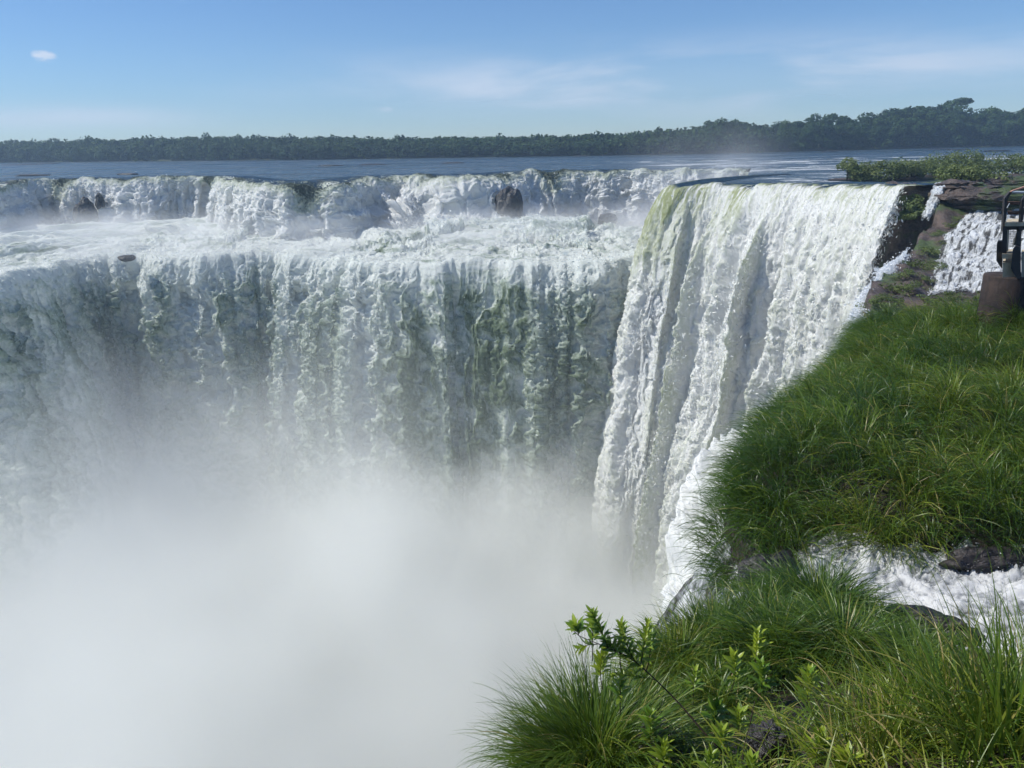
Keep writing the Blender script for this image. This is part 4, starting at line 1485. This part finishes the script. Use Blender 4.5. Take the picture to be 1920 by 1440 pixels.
# columns of the portal frame
MB().prism([B(x, y, yn - .05) for x, y in [(1880, 430), (1889, 432), (1887, 476), (1878, 474)]], (0, 0, 0), ext(.22)).build('column', M['darkmetal'], bx)
MB().prism([B(x, y, yn - .02) for x, y in [(1889.5, 430), (1892, 430), (1890, 472), (1887.5, 472)]], (0, 0, 0), ext(.5)).build('column', M['conc'], bx)
MB().prism([B(x, y, yn - .05) for x, y in [(1906, 428), (1915, 428), (1914, 476), (1905, 462)]], (0, 0, 0), ext(.22)).build('column', M['darkmetal'], bx)
MB().prism([B(x, y, yn + .2) for x, y in [(1904, 438), (1910, 444), (1908, 460), (1900, 460), (1903, 452)]], (0, 0, 0), ext(.3)).build('gusset', M['conc'], bx)
boxpx(MB(), 1884, 417, 1990, 424, yn - .15, yn + 1.0).build('deck_slab', M['conc'], bx)
boxpx(MB(), 1880, 424.5, 1990, 431, yn - .05, yn + .3).build('deck_beam', M['darkmetal'], bx)
boxpx(MB(), 1915, 476, 1990, 521, yn, yf).build('bearing_block', M['conc'], bx)
# mesh guard behind the opening
mg = MB()
for x in np.arange(1894, 1906, 2.2): mg.tube([B(x, 431, yn + .5), B(x - 1.5, 463, yn + .5)], .006, 5)
for y in np.arange(434, 463, 3.2): mg.tube([B(1893, y, yn + .5), B(1905, y, yn + .5)], .006, 5)
mg.build('wire_guard', M['darkmetal'], bx)
# railing posts with slanted braces
for (x, top, slant) in ((1886, 372, True), (1918, 376, True), (1950, 376, True)):
    mb = MB()
    p0, p1 = B(x - 3.5, 432, yn - .1), B(x, top, yn - .1)
    mb.prism([B(x - 6, 433, yn - .1), B(x - .5, 433, yn - .1), B(x + 3.6, top, yn - .1), B(x - 2.2, top, yn - .1)], (0, 0, 0), (0, .1, 0))
    mb.prism([B(x + 3.6, top, yn - .1), B(x - 2.2, top, yn - .1), B(x + 8, 359, yn - .1), B(x + 12, 361, yn - .1)], (0, 0, 0), (0, .1, 0))
    mb.build('railing_post', M['darkmetal'], bx)
    MB().tube([B(x + 2, 390, yn - .12), B(x + 7, 381, yn - .12)], .012, 6).build('brace_rod', M['pipe'], bx)
    MB().tube([B(x, 415, yn - .12), B(x + 6, 402, yn - .12)], .012, 6).build('brace_rod', M['pipe'], bx)
MB().tube([B(1896, 360, yn), B(1925, 361, yn), B(1990, 363, yn)], .042, 12).build('handrail', M['pipe'], bx)
for (y0, y1) in ((378, 383.5), (396, 402.5)):
    boxpx(MB(), 1889, y0, 1990, y1, yn + .02, yn + .12).build('rail_board', M['wood'], bx)

# person leaning on the rail, only the forearm reaches into view
def skinned(name, joints, edges, mat, parent=None, sub=2):
    me = bpy.data.meshes.new(name)
    me.from_pydata([tuple(map(float, j[:3])) for j in joints], edges, [])
    o = bpy.data.objects.new(name, me)
    COL.objects.link(o)
    if parent is not None: o.parent = parent
    me.materials.append(mat)
    o.modifiers.new('skin', 'SKIN')
    sv = me.skin_vertices[0].data if me.skin_vertices else None
    if sv is None:
        import bmesh
        bm = bmesh.new(); bm.from_mesh(me); bm.verts.layers.skin.verify(); bm.to_mesh(me); bm.free()
        sv = me.skin_vertices[0].data
    for v, j in zip(sv, joints):
        v.radius = (j[3], j[3] if len(j) < 5 else j[4])
    sv[0].use_root = True
    md = o.modifiers.new('smooth', 'SUBSURF'); md.levels = sub; md.render_levels = sub
    for p_ in me.polygons: p_.use_smooth = True
    return o


M['skin'] = mat_simple('skin', (.46, .25, .19), .5, .4)
M['shirt'] = mat_simple('dark_red_shirt', (.16, .02, .03), .85)
M['trousers'] = mat_simple('dark_trousers', (.03, .035, .05), .85)
M['hair'] = mat_simple('brown_hair', (.03, .018, .012), .6)
feet = PY(1962, 421, PD - .12)
hand = PY(1899, 357.5, PD - .5) - feet
elb = PY(1924, 349.5, PD - .42) - feet
shd = PY(1943, 339, PD - .22) - feet
pz = lambda x, y, z, *r: (x, y, z, *r)
per = empty('person', feet, 'person at the right edge resting one forearm on the grey handrail of the footbridge', 'person')
J_ = [pz(0, 0, .92, .13, .10), pz(0, 0, 1.15, .12, .09), pz(-.02, -.03, 1.38, .15, .10), pz(-.03, -.04, 1.52, .055), pz(-.04, -.07, 1.62, .085, .095), pz(-.04, -.07, 1.72, .075, .085),
      pz(shd[0], shd[1], 1.42, .055), pz(elb[0], elb[1], elb[2], .040), pz(*(elb * .3 + hand * .7), .030), pz(*hand, .026, .036),
      pz(.19, -.02, 1.42, .055), pz(.24, -.1, 1.14, .042), pz(.12, -.3, 1.09, .030), pz(.05, -.36, 1.10, .026, .036),
      pz(.10, 0, .86, .085), pz(.11, -.01, .47, .06), pz(.11, .02, .08, .042), pz(.11, -.12, .04, .035),
      pz(-.10, 0, .86, .085), pz(-.11, -.03, .47, .06), pz(-.11, 0, .08, .042), pz(-.11, -.14, .04, .035)]
E_ = [(0, 1), (1, 2), (2, 3), (3, 4), (4, 5), (2, 6), (6, 7), (7, 8), (8, 9), (2, 10), (10, 11), (11, 12), (12, 13), (0, 14), (14, 15), (15, 16), (16, 17), (0, 18), (18, 19), (19, 20), (20, 21)]
fd = (hand - elb) / np.linalg.norm(hand - elb)
sdv = np.array([-fd[1], fd[0], 0]); sdv /= np.linalg.norm(sdv)
for base_i, hh, f_, sd_ in ((9, hand, fd, sdv), (13, np.array([.05, -.36, 1.10]), np.array([-.8, -.5, 0.1]), np.array([.5, -.8, 0]))):
    for k_, (off_, ln) in enumerate([(-.026, .062), (-.009, .078), (.009, .073), (.026, .058)]):
        a_ = hh + f_ * .035 + sd_ * off_
        b_ = a_ + f_ * ln * .55 + np.array([0, 0, .004])
        c_ = b_ + f_ * ln * .45 + np.array([0, 0, -.022])
        n_ = len(J_)
        J_ += [pz(*a_, .010), pz(*b_, .009), pz(*c_, .0075)]
        E_ += [(base_i, n_), (n_, n_ + 1), (n_ + 1, n_ + 2)]
    n_ = len(J_)
    J_ += [pz(*(hh + sd_ * -.038 + f_ * .01), .011), pz(*(hh + sd_ * -.052 + f_ * .05), .009)]
    E_ += [(base_i, n_), (n_, n_ + 1)]
skinned('body', J_, E_, M['skin'], per)
skinned('shirt', [pz(0, 0, .90, .145, .115), pz(0, 0, 1.15, .135, .105), pz(-.02, -.03, 1.38, .165, .115), pz(-.03, -.035, 1.47, .08), pz(shd[0], shd[1], 1.42, .068), pz(*((shd * .5 + elb * .5)), .056),
                  pz(.19, -.02, 1.42, .068), pz(.215, -.06, 1.27, .058)], [(0, 1), (1, 2), (2, 3), (2, 4), (4, 5), (2, 6), (6, 7)], M['shirt'], per)
skinned('trousers', [pz(0, 0, .96, .14, .11), pz(.10, 0, .86, .10), pz(.11, -.01, .47, .075), pz(.11, .02, .10, .062), pz(-.10, 0, .86, .10), pz(-.11, -.03, .47, .075), pz(-.11, 0, .10, .062)],
        [(0, 1), (1, 2), (2, 3), (0, 4), (4, 5), (5, 6)], M['trousers'], per)
skinned('hair', [pz(-.04, -.04, 1.70, .095, .10), pz(-.04, -.045, 1.77, .085, .09), pz(-.04, -.01, 1.62, .07)], [(0, 1), (0, 2)], M['hair'], per)

# ------------------------------------------------------------------ volumes
def vol_box(name, lo, hi, build, kind='stuff', step=None):
    x0, y0, z0 = lo; x1, y1, z1 = hi
    V = np.array([(x0, y0, z0), (x1, y0, z0), (x1, y1, z0), (x0, y1, z0), (x0, y0, z1), (x1, y0, z1), (x1, y1, z1), (x0, y1, z1)])
    Fc = np.array([(0, 3, 2, 1), (4, 5, 6, 7), (0, 1, 5, 4), (1, 2, 6, 5), (2, 3, 7, 6), (3, 0, 4, 7)])
    mt, nt, out = new_mat(name + '_volume')
    T = NT(nt)
    pv = T.n('VolumePrincipled')
    build(T, pv)
    T.l(pv.outputs[0], out.inputs['Volume'])
    if step: mt.cycles.volume_step_rate = step
    o = np_mesh(name, V, Fc, mt, smooth=False)
    o['kind'] = kind
    return o


def haze_build(T, pv):
    pv.inputs['Color'].default_value = (.55, .76, 1, 1)
    pv.inputs['Density'].default_value = 0.00035
    pv.inputs['Anisotropy'].default_value = .2


def canyon_build(T, pv):
    co = T.obj()
    s = T.n('SeparateXYZ'); T.l(co, s.inputs[0])
    X, Y, Z = s.outputs
    n1 = T.noise(T.mapping(co, (1, 1, .8)), .032, 3, .6)
    zz = T.math('ADD', Z, T.math('MULTIPLY', T.math('SUBTRACT', n1, .5), -46))
    # top of the dense cloud stands higher on the left
    zz = T.math('ADD', zz, T.mr(X, -62, -20, 6, 0))
    dense = T.mr(zz, -41, -66, 0, .12)
    thin = T.math('MULTIPLY', T.mr(zz, -12, -44, 0, .020), T.mr(X, 0, -50, .12, 1))
    land = T.mr(X, 35, 17)
    dsum = T.math('MULTIPLY', T.math('ADD', dense, thin), T.math('ADD', T.math('MULTIPLY', land, .75), .25))
    T.l(dsum, pv.inputs['Density'])
    pv.inputs['Color'].default_value = (.990, 1.0, .980, 1)
    pv.inputs['Anisotropy'].default_value = 0.0


def falls_mist(T, pv):
    co = T.obj()
    s = T.n('SeparateXYZ'); T.l(co, s.inputs[0])
    X, Y, Z = s.outputs
    n1 = T.noise(co, .09, 2, .55)
    base = T.math('MULTIPLY', T.mr(Z, -4.5, -11, 0, .06), T.mr(n1, .38, .66))
    base = T.math('MULTIPLY', base, T.mr(Y, 140, 150))
    # plume rising at the hidden corner between the back and right falls
    px_ = T.math('DIVIDE', T.math('SUBTRACT', X, 43), 11)
    py_ = T.math('DIVIDE', T.math('SUBTRACT', Y, 172), 12)
    g = T.math('EXPONENT', T.math('MULTIPLY', T.math('ADD', T.math('MULTIPLY', px_, px_), T.math('MULTIPLY', py_, py_)), -1))
    pl = T.math('MULTIPLY', g, T.math('MULTIPLY', T.mr(Z, 13, -4, 0, .05), T.mr(n1, .35, .7, .2, 1)))
    T.l(T.math('ADD', base, pl), pv.inputs['Density'])
    pv.inputs['Color'].default_value = (1, 1, 1, 1)


HAZE = True
MIST = True
if HAZE:
    tag(vol_box('haze', (-1499, -30, -78), (1499, 1249, 70), haze_build), 'thin blue haze over the river', None)
if MIST:
    o = vol_box('canyon_mist', (-170, 6, -75.5), (44, 150, -11.5), canyon_build, step=.4)
    tag(o, 'dense white spray cloud filling the canyon below the falls')

if MIST:
    o = vol_box('falls_mist', (-150, 138, -13), (62, 196, 14), falls_mist, step=.25)
    tag(o, 'thin white spray drifting at the foot of the back falls')

# ------------------------------------------------------------------ world and sun
SUN_AZ = math.atan2(-.985, .02)      # measured from +Y towards +X
SUN_EL = R(50)
sd = Vector((math.sin(SUN_AZ) * math.cos(SUN_EL), math.cos(SUN_AZ) * math.cos(SUN_EL), math.sin(SUN_EL)))
wld = bpy.data.worlds.new('World')
SC.world = wld
wld.use_nodes = True
nt = wld.node_tree
nt.nodes.clear()
T = NT(nt)
sky = T.n('TexSky', sky_type='NISHITA')
sky.sun_disc = False
sky.sun_elevation = SUN_EL
sky.sun_rotation = SUN_AZ
sky.altitude = 200
sky.air_density = 1.0
sky.dust_density = 0.0
sky.ozone_density = 4.0
bg = T.n('Background'); bg.inputs[1].default_value = .10
SKYTINT = (.68, .85, 1.07)
wo = T.n('OutputWorld')
# wispy high cloud, laid out by direction in the sky
gen = T.n('TexCoord').outputs['Generated']
sp = T.n('SeparateXYZ'); T.l(gen, sp.inputs[0])
az = T.math('ARCTAN2', sp.outputs[0], sp.outputs[1])
el = T.math('ARCSINE', sp.outputs[2])
cmb = T.n('CombineXYZ'); T.l(az, cmb.inputs[0]); T.l(el, cmb.inputs[1])
wn = T.noise(T.mapping(cmb.outputs[0], (3.2, 17, 1), (0, 0, R(2.0)), (0.3, .2, 0)), 1.0, 6, .55, .3)


def band(a, e, wa, we):
    da = T.math('DIVIDE', T.math('SUBTRACT', az, a), wa)
    de = T.math('DIVIDE', T.math('SUBTRACT', el, e), we)
    return T.math('EXPONENT', T.math('MULTIPLY', T.math('ADD', T.math('MULTIPLY', da, da), T.math('MULTIPLY', de, de)), -1))


cl = T.math('MULTIPLY', T.math('ADD', band(.22, .070, .34, .030), T.math('MULTIPLY', band(-.50, .035, .12, .012), .5)), T.mr(wn, .36, .66, .10, 1.25))
pn = T.noise(T.mapping(cmb.outputs[0], (60, 110, 1)), 1.0, 5, .6)
def puff(a, e, wa, we, st):
    return T.math('MULTIPLY', T.mr(T.math('MULTIPLY', band(a, e, wa, we), T.math('ADD', T.math('MULTIPLY', pn, 2.2), -.35)), .25, .8), st)
cl = T.math('ADD', cl, puff(*(lambda v: (math.atan2(v[0], v[1]), math.asin(v[2] / np.linalg.norm(v))))(ray(80, 104)), .014, .008, .75))
cl = T.math('ADD', cl, puff(*(lambda v: (math.atan2(v[0], v[1]), math.asin(v[2] / np.linalg.norm(v))))(ray(718, 205)), .014, .004, .35))
tint = T.n('Mix', data_type='RGBA', blend_type='MULTIPLY')
tint.inputs[0].default_value = 1
T.l(sky.outputs[0], tint.inputs[6]); tint.inputs[7].default_value = (*SKYTINT, 1)
skc = T.mix(T.math('MINIMUM', cl, 1), tint.outputs[2], (7.2, 7.7, 8.8))
T.l(skc, bg.inputs[0])
T.l(bg.outputs[0], wo.inputs[0])

ld = bpy.data.lights.new('sun', 'SUN')
ld.energy = 4.9
ld.angle = R(.53)
ld.color = (1, .97, .89)
lo = bpy.data.objects.new('sun', ld)
COL.objects.link(lo)
lo.rotation_euler = (-sd).to_track_quat('-Z', 'Y').to_euler()

SC.view_settings.view_transform = 'Standard'
SC.view_settings.look = 'None'
SC.view_settings.exposure = 0.09
SC.view_settings.gamma = 1
cy = SC.cycles
SC.render.engine = 'CYCLES'
cy.use_denoising = True
try: cy.denoiser = 'OPENIMAGEDENOISE'
except Exception: pass
cy.max_bounces = 8
cy.diffuse_bounces = 3
cy.glossy_bounces = 2
cy.transmission_bounces = 3
cy.volume_bounces = 5
cy.transparent_max_bounces = 8
cy.volume_max_steps = 256
cy.sample_clamp_indirect = 4
cy.use_adaptive_sampling = True
cy.adaptive_threshold = .04
